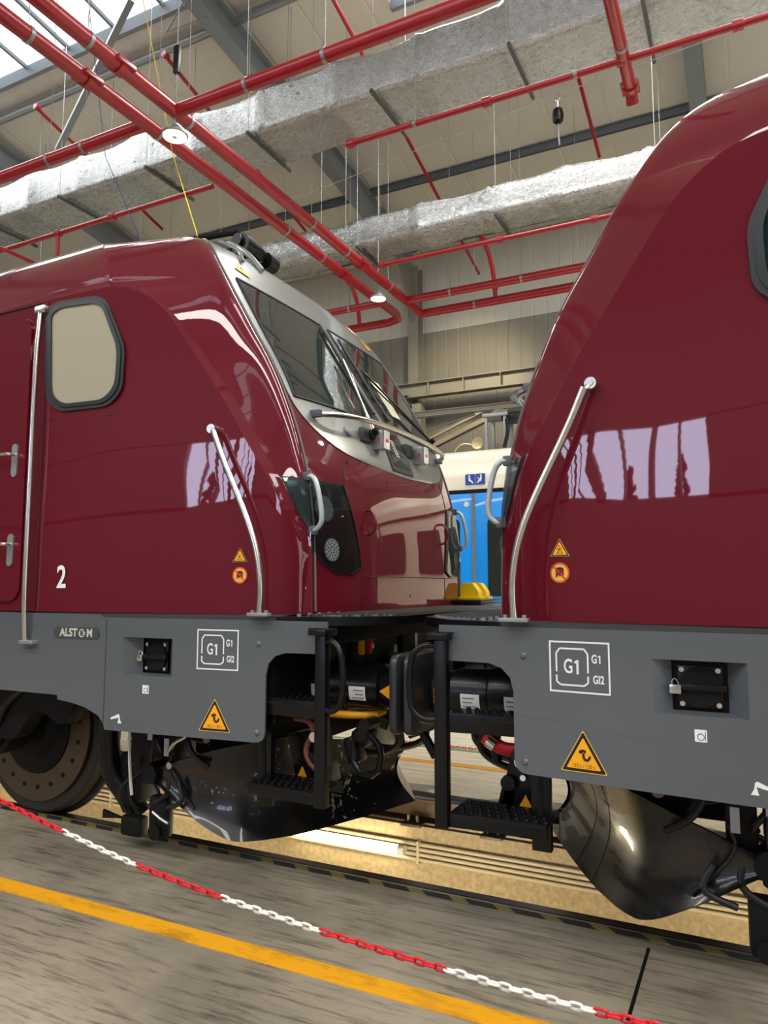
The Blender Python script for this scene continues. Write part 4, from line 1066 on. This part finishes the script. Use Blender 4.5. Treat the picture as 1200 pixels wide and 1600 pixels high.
        mb.tube([oc + u * (.021 * math.cos(a)) + v * (.021 * math.sin(a)) for a in [math.radians(70 + i * 24) for i in range(14)]], .0034, 6)
        mb.tube([oc + u * (.013 * math.cos(a) - .002) + v * (.016 * math.sin(a) + .004) for a in [math.radians(-60 + i * 24) for i in range(12)]], .0022, 6)
        mb.build('maker_lettering', mat('maker_letters', (210, 210, 204), .35, .3), lg, recalc=False)

    # ---- walkway platform
    mb = MB(); plan = [(.66, 1.365), (.60, 1.36), (.30, 1.25), (.10, 1.02), (.06, .95), (.06, -.95), (.10, -1.02), (.30, -1.25), (.60, -1.36), (.66, -1.365)]
    P = [W(s, w_, 1.395) for s, w_ in plan]; n = len(P)
    mb.add(P + [p + Vector((0, 0, .045)) for p in P], [tuple(range(n)), tuple(range(n, 2 * n))] + [(i, (i + 1) % n, n + (i + 1) % n, n + i) for i in range(n)], False)
    pf = mb.build('walkway', BLACK, root)
    mb = MB()
    for a in np.arange(.12, .5, .035):
        wm = 1.38 - max(0, (.62 - a)) * .62 if a > .3 else 1.2 - (.3 - a) * 1.2
        mb.beam(W(a, -wm + .03, 1.445), W(a, wm - .03, 1.445), .010, .012)
    for b in np.arange(-1.2, 1.21, .075):
        mb.beam(W(.12 + max(0, abs(b) - 1.0) * .9, b, 1.443), W(.46, b, 1.443), .008, .010)
    mb.build('tread_grating', mat('grating_steel', (120, 122, 122), .35, .8), pf)
    mb = MB()
    for b in np.arange(-1.3, 1.31, .1): 
        mb.cyl(W(.50, b, 1.438), W(.50, b, 1.455), .012, n=8)
    mb.build('walkway_stud', GALV, pf)

    # ---- front steps, near side and far side
    for sd in (1, -1):
        mb = MB(); Q = lambda s, w_, z: W(s, sd * w_, z)
        mb.box(Q(.318, 1.365, .955), (.062, .05, .86), None, .006)
        mb.box(Q(.735, 1.24, .85), (.085, .04, .80), None, .004)
        mb.box(Q(.318, 1.365, 1.37), (.10, .12, .03), None, .004); mb.box(Q(.36, 1.27, 1.30), (.012, .16, .17))
        mb.prism([(0, 0), (.10, 0), (.0, -.09)], Q(.29, 1.39, 1.39), (d, 0, 0), (0, 0, 1), -.01 * sd * d)
        stp = mb.build('step_frame', BLACK, root)
        mb = MB(); mb.box(Q(.735, 1.262, .80), (.018, .005, .40)); mb.build('slot', BLACKM, stp)
        for z, s1, nm in ((.985, .70, 'step_tread'), (.56, .78, 'step_tread')):
            mb = MB(); mb.beam(Q(.34, 1.36, z), Q(s1, 1.33, z), .025, .085 if z > .9 else .06, ch=.004); mb.beam(Q(.34, 1.12, z), Q(s1, 1.12, z), .02, .05)
            mb.box(Q((.34 + s1) / 2, 1.235, z + .02), (s1 - .34, .24, .012)); 
            for a in np.arange(.37, s1 - .02, .042):
                for i, b in enumerate((1.16, 1.21, 1.26, 1.31)):
                    mb.lathe(Q(a + (i % 2) * .02, b, z + .024), (0, 0, 1), [(0, .014), (.014, .011), (.012, .006), (0, .006)], 8)
            mb.build(nm, BLACK, stp)
        mb = MB(); mb.tube([Q(.29, 1.375, 1.325), Q(.24, 1.40, 1.33), Q(.19, 1.41, 1.29), Q(.175, 1.41, 1.20), Q(.175, 1.41, 1.09), Q(.19, 1.41, 1.03), Q(.24, 1.40, .99), Q(.29, 1.375, .995)], .015, 12, round_k=2); mb.build('grab_loop', BLACK, root)

    # ---- head stock and buffers
    mb = MB(); mb.box(W(.72, 0, 1.10), (.14, 2.6, .34), None, .01); mb.box(W(.60, 0, 1.33), (.30, 2.3, .10), None, .006); mb.box(W(.645, .35, 1.2), (.04, .3, .16), None, .01); mb.box(W(.645, -.4, 1.2), (.04, .34, .2), None, .01)
    mb.box(W(.95, 1.1, 1.15), (.5, .04, .4)); mb.box(W(.95, -1.1, 1.15), (.5, .04, .4))
    hs = mb.build('buffer_beam', BLACKM, root)
    for i in range(3):
        mb = MB(); w_ = (.25, -.1, -.45)[i]; mb.box(W(.622, w_, (1.21, 1.17, 1.22)[i]), (.004, .05 if i < 2 else .045, (.03, .05, .12)[i])); mb.build('white_label', WHITE, hs)
    for col, w_, nm in ((YELLOW, .62, 'yellow_tab'), (REDP, .52, 'red_tab')):
        mb = MB(); mb.box(W(.50, w_, 1.235), (.03, .03, .09), None, .005); mb.build(nm, col, hs)
    for sd in (1, -1):
        c = W(0, sd * .875, 1.05); ax = (d, 0, 0)
        mb = MB(); mb.lathe(c, ax, [(.055, .10), (.075, .115), (.12, .12), (.20, .105), (.21, .125), (.40, .128), (.41, .135), (.43, .135), (.44, .14), (.66, .14), (.67, .19), (.69, .19)], 40); bf = mb.build('buffer', BLACK, root)
        mb = MB(); pl = roundpoly([(-.27, -.20), (.27, -.20), (.27, .20), (-.27, .20)], .06)
        vs = []
        for t_, k in ((0.0, .93), (.010, .99), (.02, 1.0), (.050, 1.0), (.060, .98), (.09, .5)):
            for a, b in pl: vs.append(c + Vector((d * (t_ + .012 * (a / .27) ** 2 * (1 if t_ < .03 else 0)), a * k, b * k)))
        m = len(pl); fs = [(i * m + j, i * m + (j + 1) % m, (i + 1) * m + (j + 1) % m, (i + 1) * m + j) for i in range(5) for j in range(m)] + [tuple(range(m)), tuple(range(5 * m, 6 * m))]
        mb.add(vs, fs); mb.build('buffer_plate', mat('buffer_plate_grey', (46, 48, 52), .45, .2, .2), bf)
        for s0, s1_ in ((.27, .37), (.50, .60)):
            mb = MB(); vs = []
            r_ = .1335 if s0 < .4 else .1455
            for i in range(7):
                a = math.radians(-28 + i * 5.5); 
                vs += [c + Vector((d * s0, -sd * r_ * math.cos(a), r_ * math.sin(a))), c + Vector((d * s1_, -sd * r_ * math.cos(a), r_ * math.sin(a)))]
            mb.add(vs, [(2 * i, 2 * i + 1, 2 * i + 3, 2 * i + 2) for i in range(6)]); lb = mb.build('type_label', WHITE, bf)
            mb = MB()
            for k_ in range(3):
                a = math.radians(-22 + k_ * 9); L2 = (.07, .05, .06)[k_]; mb.beam(c + Vector((d * (s0 + .012), -sd * (r_ + .0008) * math.cos(a), r_ * math.sin(a))), c + Vector((d * (s0 + .012 + L2), -sd * (r_ + .0008) * math.cos(a), r_ * math.sin(a))), .0012, .006)
            mb.build('label_print', mat('faint_print', (120, 122, 122), .6), lb)
        mb = MB(); mb.add([c + Vector((d * .125, -sd * .128, .03)), c + Vector((d * .125, -sd * .128, -.045)), c + Vector((d * .19, -sd * .121, -.007))], [(0, 1, 2)], False); mb.build('yellow_triangle', YELLOW, bf)
    # coupling, hoses
    mb = MB(); mb.box(W(.52, 0, 1.03), (.22, .20, .20), None, .02); mb.tube([W(.42, 0, 1.03), W(.30, 0, 1.05), W(.27, 0, 1.0), W(.32, 0, .96)], .03, 12, round_k=2); mb.build('draw_hook', BLACK, root)
    mb = MB(); mb.tube([W(.3, .04, 1.0), W(.2, .05, .85), W(.25, .05, .70), W(.45, .05, .62)], .018, 10, round_k=2); mb.tube([W(.3, -.04, 1.0), W(.2, -.05, .85), W(.25, -.05, .70), W(.45, -.05, .62)], .018, 10, round_k=2); mb.build('screw_link', BLACK, root)
    for i, w_ in enumerate((.62, .45, -.3, -.55)):
        mb = MB(); e1 = .15 if i % 2 else .24
        mb.tube([W(.62, w_, .92), W(.50, w_ + .02, .90), W(e1, w_ + .03, .82), W(e1, w_, .68), W(.45, w_ - .04, .60), W(.6, w_ - .04, .66)], .020, 10, round_k=3); hz = mb.build('brake_hose', RUBBER, root)
        mb = MB(); mb.lathe(W(.58, w_, .915), (-d, 0, 0), [(0, .03), (.02, .032), (.05, .028), (.07, .024)], 14); mb.build('hose_coupling', REDP if i == 2 else (COPPER if i == 1 else LAMPHOUSE), hz)
    mb = MB(); mb.tube([W(.76, .98, .90), W(.45, .95, .895), W(.27, .92, .90), W(.24, .80, .915), W(.36, .76, .93), W(.7, .78, .93)], .020, 12, round_k=1); mb.build('yellow_handle_bar', YELLOW, root)
    if left:
        mb = MB(); mb.tube([W(.66, 1.08, .88), W(.56, 1.1, .88), W(.52, 1.1, .82), W(.585, 1.1, .74), W(.56, 1.1, .66), W(.48, 1.1, .61)], .016, 10, round_k=2); ch_ = mb.build('earthing_cable', COPPER, root)
        for p in ((.515, 1.11, .80), (.475, 1.11, .61)):
            mb = MB(); mb.cyl(W(*p), W(p[0], p[1] + .02, p[2]), .026, n=16); mb.cyl(W(p[0] - .05, p[1], p[2] - .03), W(p[0] - .05, p[1] + .02, p[2] - .03), .012, n=12); mb.build('cable_lug', CHROME, ch_)
    else:
        mb = MB(); mb.tube([W(.36, .9, .84), W(.46, .9, .78), W(.60, .9, .80)], .034, 12, round_k=2); jm = mb.build('red_jumper_coupling', REDP, root)
        mb = MB(); mb.cyl(W(.38, .9, .83), W(.42, .9, .805), .04, n=14); mb.build('clamp_ring', CHROME, jm)
        mb = MB(); mb.cyl(W(.60, 1.08, .78), W(.60, 1.10, .78), .03, n=16); mb.cyl(W(.61, 1.08, .71), W(.61, 1.10, .71), .014, n=12); mb.build('cable_lug', CHROME, root)
    # cable boxes low behind the steps
    for sd in (1,):
        mb = MB(); mb.box(W(.60, .98, .66), (.18, .18, .30), Matrix.Rotation(.25 * d, 3, 'Y'), .012); mb.box(W(.52, 1.02, .58), (.08, .1, .16), Matrix.Rotation(.25 * d, 3, 'Y'), .01); mb.cyl(W(.54, 1.08, .68), W(.54, 1.11, .68), .035, n=16)
        for a, b in ((.53, .79), (.60, .80), (.66, .79), (.52, .70)): mb.cyl(W(a, 1.07, b), W(a, 1.085, b), .009, n=8)
        jb = mb.build('socket_box', BLACK, root)
        mb = MB(); c = W(.615, 1.075, .60); mb.prism([(-.03, -.025), (.03, -.025), (0, .03)], c, (1, 0, 0), (0, 0, 1), .002); mb.build('yellow_triangle', YELLOW, jb)
    mb = MB(); mb.tube([W(.12, .70, .92), W(.10, .70, .84), W(.0, .68, .66)] if left else [W(.38, .85, .92), W(.40, .85, .86), W(.41, .85, .72)], .026, 12); mb.build('hanging_lever', BLACK, root)
    mb = MB() if left else None
    if left: mb.tube([W(.30, .98, .84), W(.24, .98, .80), W(.17, 1.0, .74), W(.20, 1.0, .60), W(.34, 1.0, .62), W(.36, .98, .80)], .018, 8, True, 1); mb.box(W(.30, .95, .80), (.10, .10, .10), Matrix.Rotation(.5, 3, 'Y'), .02); mb.box(W(.36, .95, .72), (.07, .1, .14), Matrix.Rotation(-.3, 3, 'Y'), .012); mb.cyl(W(.27, .9, .86), W(.27, 1.02, .86), .035, n=14); mb.build('coupler_guard', BLACK, root)

    # ---- snow plough
    bot = pchip([0, .45, .85, 1.05, 1.15], [0, 0, 0, 0, 0])
    t_ = [0, .25, .5, .7, .85, 1.0]
    fw = pchip(t_, [0, .42, .80, 1.02, 1.13, 1.16])
    fsb = pchip(t_, [.43, .66, .90, 1.08, 1.30, 1.56]); fzb = pchip(t_, [.20, .165, .14, .15, .27, .44])
    fst = pchip(t_, [.50, .72, .92, 1.10, 1.33, 1.60]); fzt = pchip(t_, [.53, .64, .70, .68, .62, .52])
    mb = MB(); vs = []; n1, n2 = 60, 12
    for h in (0, .012):
        for i in range(-n1, n1 + 1):
            t = abs(i) / n1; sg = -1 if i < 0 else 1
            for j in range(n2 + 1):
                b = j / n2; back = .13 * math.sin(PI * b) * (1 - .4 * t) - .06 * math.sin(PI * b) * (b < 0)
                if b < .5: back *= 1.0
                s = fsb(t) + (fst(t) - fsb(t)) * b + back * .75 + h; w_ = fw(t) - back * .35 - h * .5
                vs.append(W(s, sg * max(w_, 0 if t > 0 else 0), fzb(t) + (fzt(t) - fzb(t)) * b))
    R = n2 + 1; M = (2 * n1 + 1) * R; fs = []
    for i in range(2 * n1):
        for j in range(n2): k = i * R + j; fs.append((k, k + 1, k + R + 1, k + R)); fs.append((M + k, M + k + R, M + k + R + 1, M + k + 1))
    for i in range(2 * n1):
        for j in (0, n2): k = i * R + j; fs.append((k, k + R, M + k + R, M + k))
    mb.add(vs, fs); pg = mb.build('snow_plough', PLOUGHS if left else PLOUGH, root, angle=40, recalc=False)
    mb = MB()
    for w_ in (.5, -.5): mb.beam(W(.95, w_, .55), W(.80, w_, .95), .03, .12)
    mb.box(W(1.3, 0, .62), (.5, 1.7, .12), None, .01); mb.build('plough_bracket', BLACKM, pg)
    if not left:
        for t0 in (.30, .42):
            mb = MB(); P = []
            for j in range(n2 + 1):
                b = j / n2; back = .13 * math.sin(PI * b) * (1 - .4 * t0); P.append(W(fsb(t0) + (fst(t0) - fsb(t0)) * b + back * .75 - .002, fw(t0) - back * .35, fzb(t0) + (fzt(t0) - fzb(t0)) * b))
            mb.tube(P, .002, 5); mb.build('weld_line', mat('weld_grey', (90, 88, 84), .4, .5), pg)

    # ---- running gear
    for sx in (3.0, 5.6):
        mb = MB(); zc = .625
        prof = [(.0, .12), (.0, .18), (.03, .22), (.03, .50), (.0, .53), (.0, .60), (.012, .618), (.105, .625), (.11, .655), (.135, .655), (.14, .2)]
        for sd in (1, -1):
            mb.lathe(W(sx, sd * .825, zc), (0, sd, 0) if 1 else 0, prof, 56)
        mb.cyl(W(sx, .8, zc), W(sx, -.8, zc), .09, n=24)
        ws = mb.build('wheelset', mat('wheel_dark_steel', (54, 52, 48), .38, .4), root)
        for sd in (1, -1):
            mb = MB(); outr = circ(.53, 64); inr = circ(.345, 64); mb.ringplate(outr, inr, W(sx, sd * .832, zc), (1, 0, 0), (0, 0, 1), .02 * (1 if sd > 0 else 1))
            dk = mb.build('brake_disc', mat('brake_disc_bronze', (88, 76, 60), .35, .5), ws)
            mb = MB()
            for i in range(20): a = 2 * PI * i / 20 + .1; p = W(sx, sd * .853, zc) + Vector((.435 * math.cos(a), 0, .435 * math.sin(a))); mb.cyl(p, p + Vector((0, -.003 * sd, 0)), .016, n=12)
            mb.build('disc_hole', BLACKM, dk)
            mb = MB(); mb.lathe(W(sx, sd * .83, zc), (0, -sd, 0), [(0, .345), (.03, .34), (.05, .25), (.10, .20), (.12, .05)], 40); mb.build('wheel_hub', BLACKM, ws)
    mb = MB()
    mb.prism(roundpoly([(2.15, .95), (2.3, .72), (2.55, .82), (2.75, .60), (3.25, .60), (3.5, .80), (5.1, .80), (5.35, .60), (5.85, .60), (6.1, 1.0), (6.1, 1.12), (2.15, 1.12)], .05), W(0, 1.10, 0), (d, 0, 0), (0, 0, 1), .12 * d)
    mb.prism(roundpoly([(2.15, .95), (2.3, .72), (2.75, .60), (3.25, .60), (3.5, .80), (5.1, .80), (5.35, .60), (5.85, .60), (6.1, 1.0), (6.1, 1.12), (2.15, 1.12)], .05), W(0, -.98, 0), (d, 0, 0), (0, 0, 1), .12 * d)
    mb.box(W(4.3, 0, .85), (1.0, 1.9, .3), None, .03); mb.box(W(2.2, 0, .9), (.16, 2.0, .25), None, .02)
    mb.build('bogie_frame', BLACKM, root)
    for sx in (3.0,):
        mb = MB(); mb.cyl(W(sx, 1.02, .64), W(sx, 1.18, .64), .17, n=32); mb.cyl(W(sx, 1.18, .64), W(sx, 1.20, .64), .12, n=32); mb.box(W(sx, 1.06, .80), (.5, .16, .10), None, .02); ab = mb.build('axle_box', BLACKM, root)
        mb = MB(); mb.tube([W(2.66, 1.22, .94), W(2.80, 1.24, .85), W(2.88, 1.24, .72), W(2.95, 1.2, .62)], .026, 12, round_k=2); hs2 = mb.build('sensor_cable', RUBBER, root)
        mb = MB(); mb.tube([W(2.83, 1.245, .80), W(2.88, 1.245, .72)], .012, 8); mb.build('yellow_sleeve', YELLOW, hs2)
        mb = MB(); mb.tube([W(2.93, 1.24, .64), W(3.02, 1.24, .50), W(3.03, 1.24, .36)], .006, 8, round_k=1); mb.tube([W(2.93, 1.24, .64), W(2.93, 1.24, .42)], .006, 8); mb.build('loose_cable', mat('loose_cable', (60, 60, 60), .6), hs2)
        mb = MB()
        for k in range(3): mb.tube([W(3.45, 1.15, .80 + k * .05), W(3.0, 1.15, .80 + k * .05)], .03, 12)
        mb.build('suspension_spring', BLACK, root)
    # sand pipe / wheel guard and clutter behind the arch
    mb = MB(); mb.tube([W(2.12, 1.02, .98), W(2.12, 1.02, .62), W(2.10, 1.0, .42), W(2.0, .95, .28), W(1.95, .9, .16)], .07, 16, round_k=2); mb.build('sand_pipe', BLACK, root)
    mb = MB(); mb.tube([W(1.72, 1.22, .86), W(1.735, 1.22, .70), W(1.72, 1.22, .50), W(1.70, 1.22, .38)], .009, 8, round_k=1); mb.build('white_pipe', mat('pale_pipe', (190, 190, 182), .4), root)
    rnd = random.Random(11)
    mb = MB()
    for i in range(22):
        s0 = rnd.uniform(1.35, 1.95); z0 = rnd.uniform(.45, .9); w0 = rnd.uniform(.95, 1.15)
        mb.tube([W(s0, w0, z0), W(s0 + rnd.uniform(-.12, .12), w0 + .03, z0 - .1), W(s0 + rnd.uniform(-.2, .2), w0, z0 - rnd.uniform(.1, .3))], rnd.uniform(.007, .016), 8, round_k=2)
    mb.build('cable_bundle', RUBBER, root)
    mb = MB(); mb.box(W(1.75, .95, .70), (.30, .2, .30), None, .03); mb.box(W(1.95, .9, .40), (.18, .2, .30), None, .03); mb.cyl(W(1.62, 1.05, .50), W(1.62, 1.18, .50), .06, n=20); mb.box(W(1.52, 1.05, .62), (.12, .1, .36), None, .02)
    mb.box(W(1.60, 1.08, .24), (.14, .08, .24), None, .03); mb.cyl(W(1.60, 1.08, .16), W(1.60, 1.14, .16), .045, n=16); mb.box(W(1.85, 1.04, .14), (.16, .08, .12), None, .02); mb.prism([(0, 0), (.16, .03), (.16, -.02)], W(1.95, 1.05, .17), (d, 0, 0), (0, 0, 1), .02)
    br = mb.build('brake_rigging', BLACKM, root)
    for a, b, c_ in ((1.50, .66, .10), (1.76, .78, .08), (1.63, .72, .06)):
        mb = MB(); mb.box(W(a, 1.16, b), (.035, .004, c_)); mb.build('grey_label', mat('grey_label', (170, 172, 172), .5), br)
    if left:
        mb = MB(); mb.tube([W(1.46, 1.17, .24), W(1.52, 1.17, .26), W(1.58, 1.17, .29)], .011, 8); mb.build('bright_pin', STEEL, root)
        mb = MB(); mb.cyl(W(1.47, 1.10, .56), W(1.47, 1.17, .56), .02, n=16); mb.build('pipe_union', STEEL, root)
        mb = MB(); mb.tube([W(1.30, 1.18, .80), W(1.33, 1.18, .74), W(1.42, 1.18, .70), W(1.48, 1.16, .64)], .012, 8, round_k=1); mb.build('bright_pipe', STEEL, root)
    mb = MB(); mb.box(W(1.25, 1.0, .80), (.55, .3, .12), None, .02); mb.box(W(1.0, .2, .95), (.6, 1.9, .15)); mb.box(W(3.5, 0, 1.22), (5.4, 2.2, .3)); eq = mb.build('underframe', BLACKM, root)
    mb = MB(); mb.prism(rrect(.05, .11, .024), W(1.21, 1.155, .765), (1, 0, 0), (0, 0, 1), .004); mb.build('inspection_slot', mat('brown_slot', (110, 96, 70), .5), eq)

    # ---- roof equipment
    mb = MB(); mb.beam(W(1.95, .42, 4.12), W(2.9, .42, 4.2), .05, .05); mb.beam(W(1.80, .20, 4.20), W(2.9, .20, 4.3), .06, .07); mb.box(W(2.4, .2, 4.06), (1.0, .5, .08), None, .01)
    mb.tube([W(1.80, .24, 4.22), W(1.76, .05, 4.22), W(1.78, -.10, 4.17)], .055, 14, round_k=1); mb.tube([W(1.80, .20, 4.30), W(2.9, .25, 4.36)], .02, 8); mb.cyl(W(1.78, .22, 4.2), W(1.78, .12, 4.2), .085, n=18); mb.cyl(W(1.74, -.05, 4.16), W(1.74, -.16, 4.16), .07, n=18)
    mb.beam(W(1.9, .1, 4.02), W(1.76, -.05, 4.18), .05, .05)
    mb.build('pantograph', BLACK, root)
    mb = MB(); mb.tube([surf(.55, 3.74, .02), surf(.62, 3.86, .05), W(1.62, .55, 4.02)], .02, 10, round_k=2); mb.tube([surf(.75, 3.72, .02), surf(.72, 3.85, .05), W(1.66, .6, 4.02)], .012, 10, round_k=2); mb.build('roof_fairing_rail', SILVER, root)
    return root


locomotive(-1, 'dark red locomotive on the left with a large 2 and maker name, nose pointing right', True)
locomotive(+1, 'dark red locomotive on the right, cropped by the frame, nose pointing left', False)

# yellow wheel chocks on the walkway
for i in range(2):
    e = empty('wheel_chock', (-2.0 + i * .0, 5.9, 1.44), 'x', 'wheel chock')
    x = -2.08; y = 5.70 + i * .19
    e.location = (x, y, 1.49)
    mb = MB(); mb.prism(roundpoly([(-.10, .02), (.10, .02), (.10, .06), (.05, .13), (-.03, .135), (-.10, .07)], .01), (x, y + .045, 1.49), (1, 0, 0), (0, 0, 1), .09); mb.build('chock_wedge', YELLOWC, e)
    mb = MB(); mb.box((x, y, 1.50), (.24, .13, .02), None, .004); mb.build('chock_base', YELLOWC, e)
    e['label'] = ['yellow wheel chock on the walkway, left one of the pair', 'yellow wheel chock on the walkway, right one of the pair'][i]; e['group'] = 'yellow wheel chocks'
mb = MB(); mb.box((-2.06, 5.66, 1.473), (.40, .60, .034), None, .005); tag(mb.build('black_tray', BLACK), 'flat black plate under the yellow wheel chocks', 'plate')

# ------------------------------------------------------------ barrier chains
def link_mesh(L_, wd, r, m, name):
    P = []
    for cx, a0 in ((L_ / 2 - wd / 2, -90), (-L_ / 2 + wd / 2, 90)):
        for i in range(7): a = math.radians(a0 + 30 * i); P.append((cx + (wd / 2 - r) * math.cos(a), (wd / 2 - r) * math.sin(a), 0))
    mb = MB(); mb.tube(P, r, 8, True); o = mb.build(name, m); return o


def chain(path, pitch, wd, r, split, label, phase=0):
    root = empty('barrier_chain', path[0], label, 'chain', 'red and white plastic chains')
    base = {True: link_mesh(pitch * 1.42, wd, r, REDP, 'chain_link'), False: link_mesh(pitch * 1.42, wd, r, WHITEP, 'chain_link')}
    P = [Vector(p) for p in path]; seg = [(b - a).length for a, b in zip(P[:-1], P[1:])]; tot = sum(seg)
    n = int(tot / pitch); used = set()
    for i in range(n):
        dd = (i + .5) * pitch; k = 0
        while k < len(seg) - 1 and dd > seg[k]: dd -= seg[k]; k += 1
        p = P[k].lerp(P[k + 1], dd / seg[k]); dr = (P[k + 1] - P[k]).normalized()
        red = split(p.x)
        o = base[red] if red not in used else base[red].copy()
        if red in used: scene.collection.objects.link(o)
        used.add(red); o.parent = root
        x = dr; y = Vector((0, 0, 1)) if i % 2 == 0 else Vector((0, 1, 0)); y = (y - x * y.dot(x)).normalized(); z = x.cross(y)
        M = Matrix((x, y, z)).transposed()
        a = .45 if i % 2 == 0 else -.25
        M = M @ Matrix.Rotation(a, 3, 'X')
        o.rotation_euler = M.to_euler(); o.location = p - Vector(path[0])
    return root


pts = [(-2.6, .955), (-2.284, .887), (-1.99, .832), (-1.675, .780), (-1.353, .745), (-1.02, .719), (-.69, .702), (-.358, .693), (-.228, .694), (.0, .70)]
fz = pchip([p[0] for p in pts], [p[1] for p in pts])
bx = [-1.99, -1.675, -1.353, -1.02, -.69, -.358]
chain([(x, 1.7, fz(x)) for x in np.linspace(-2.5, -.02, 60)], .0265, .026, .0034, lambda x: sum(x > b_ for b_ in bx) % 2 == 0, 'red and white plastic chain hanging across the foreground')
chain([(x, 7.0, .012 + .0 * x) for x in np.linspace(-3.4, -1.2, 12)], .032, .03, .004, lambda x: x < -2.39, 'red and white plastic chain on the floor beyond the locomotives')
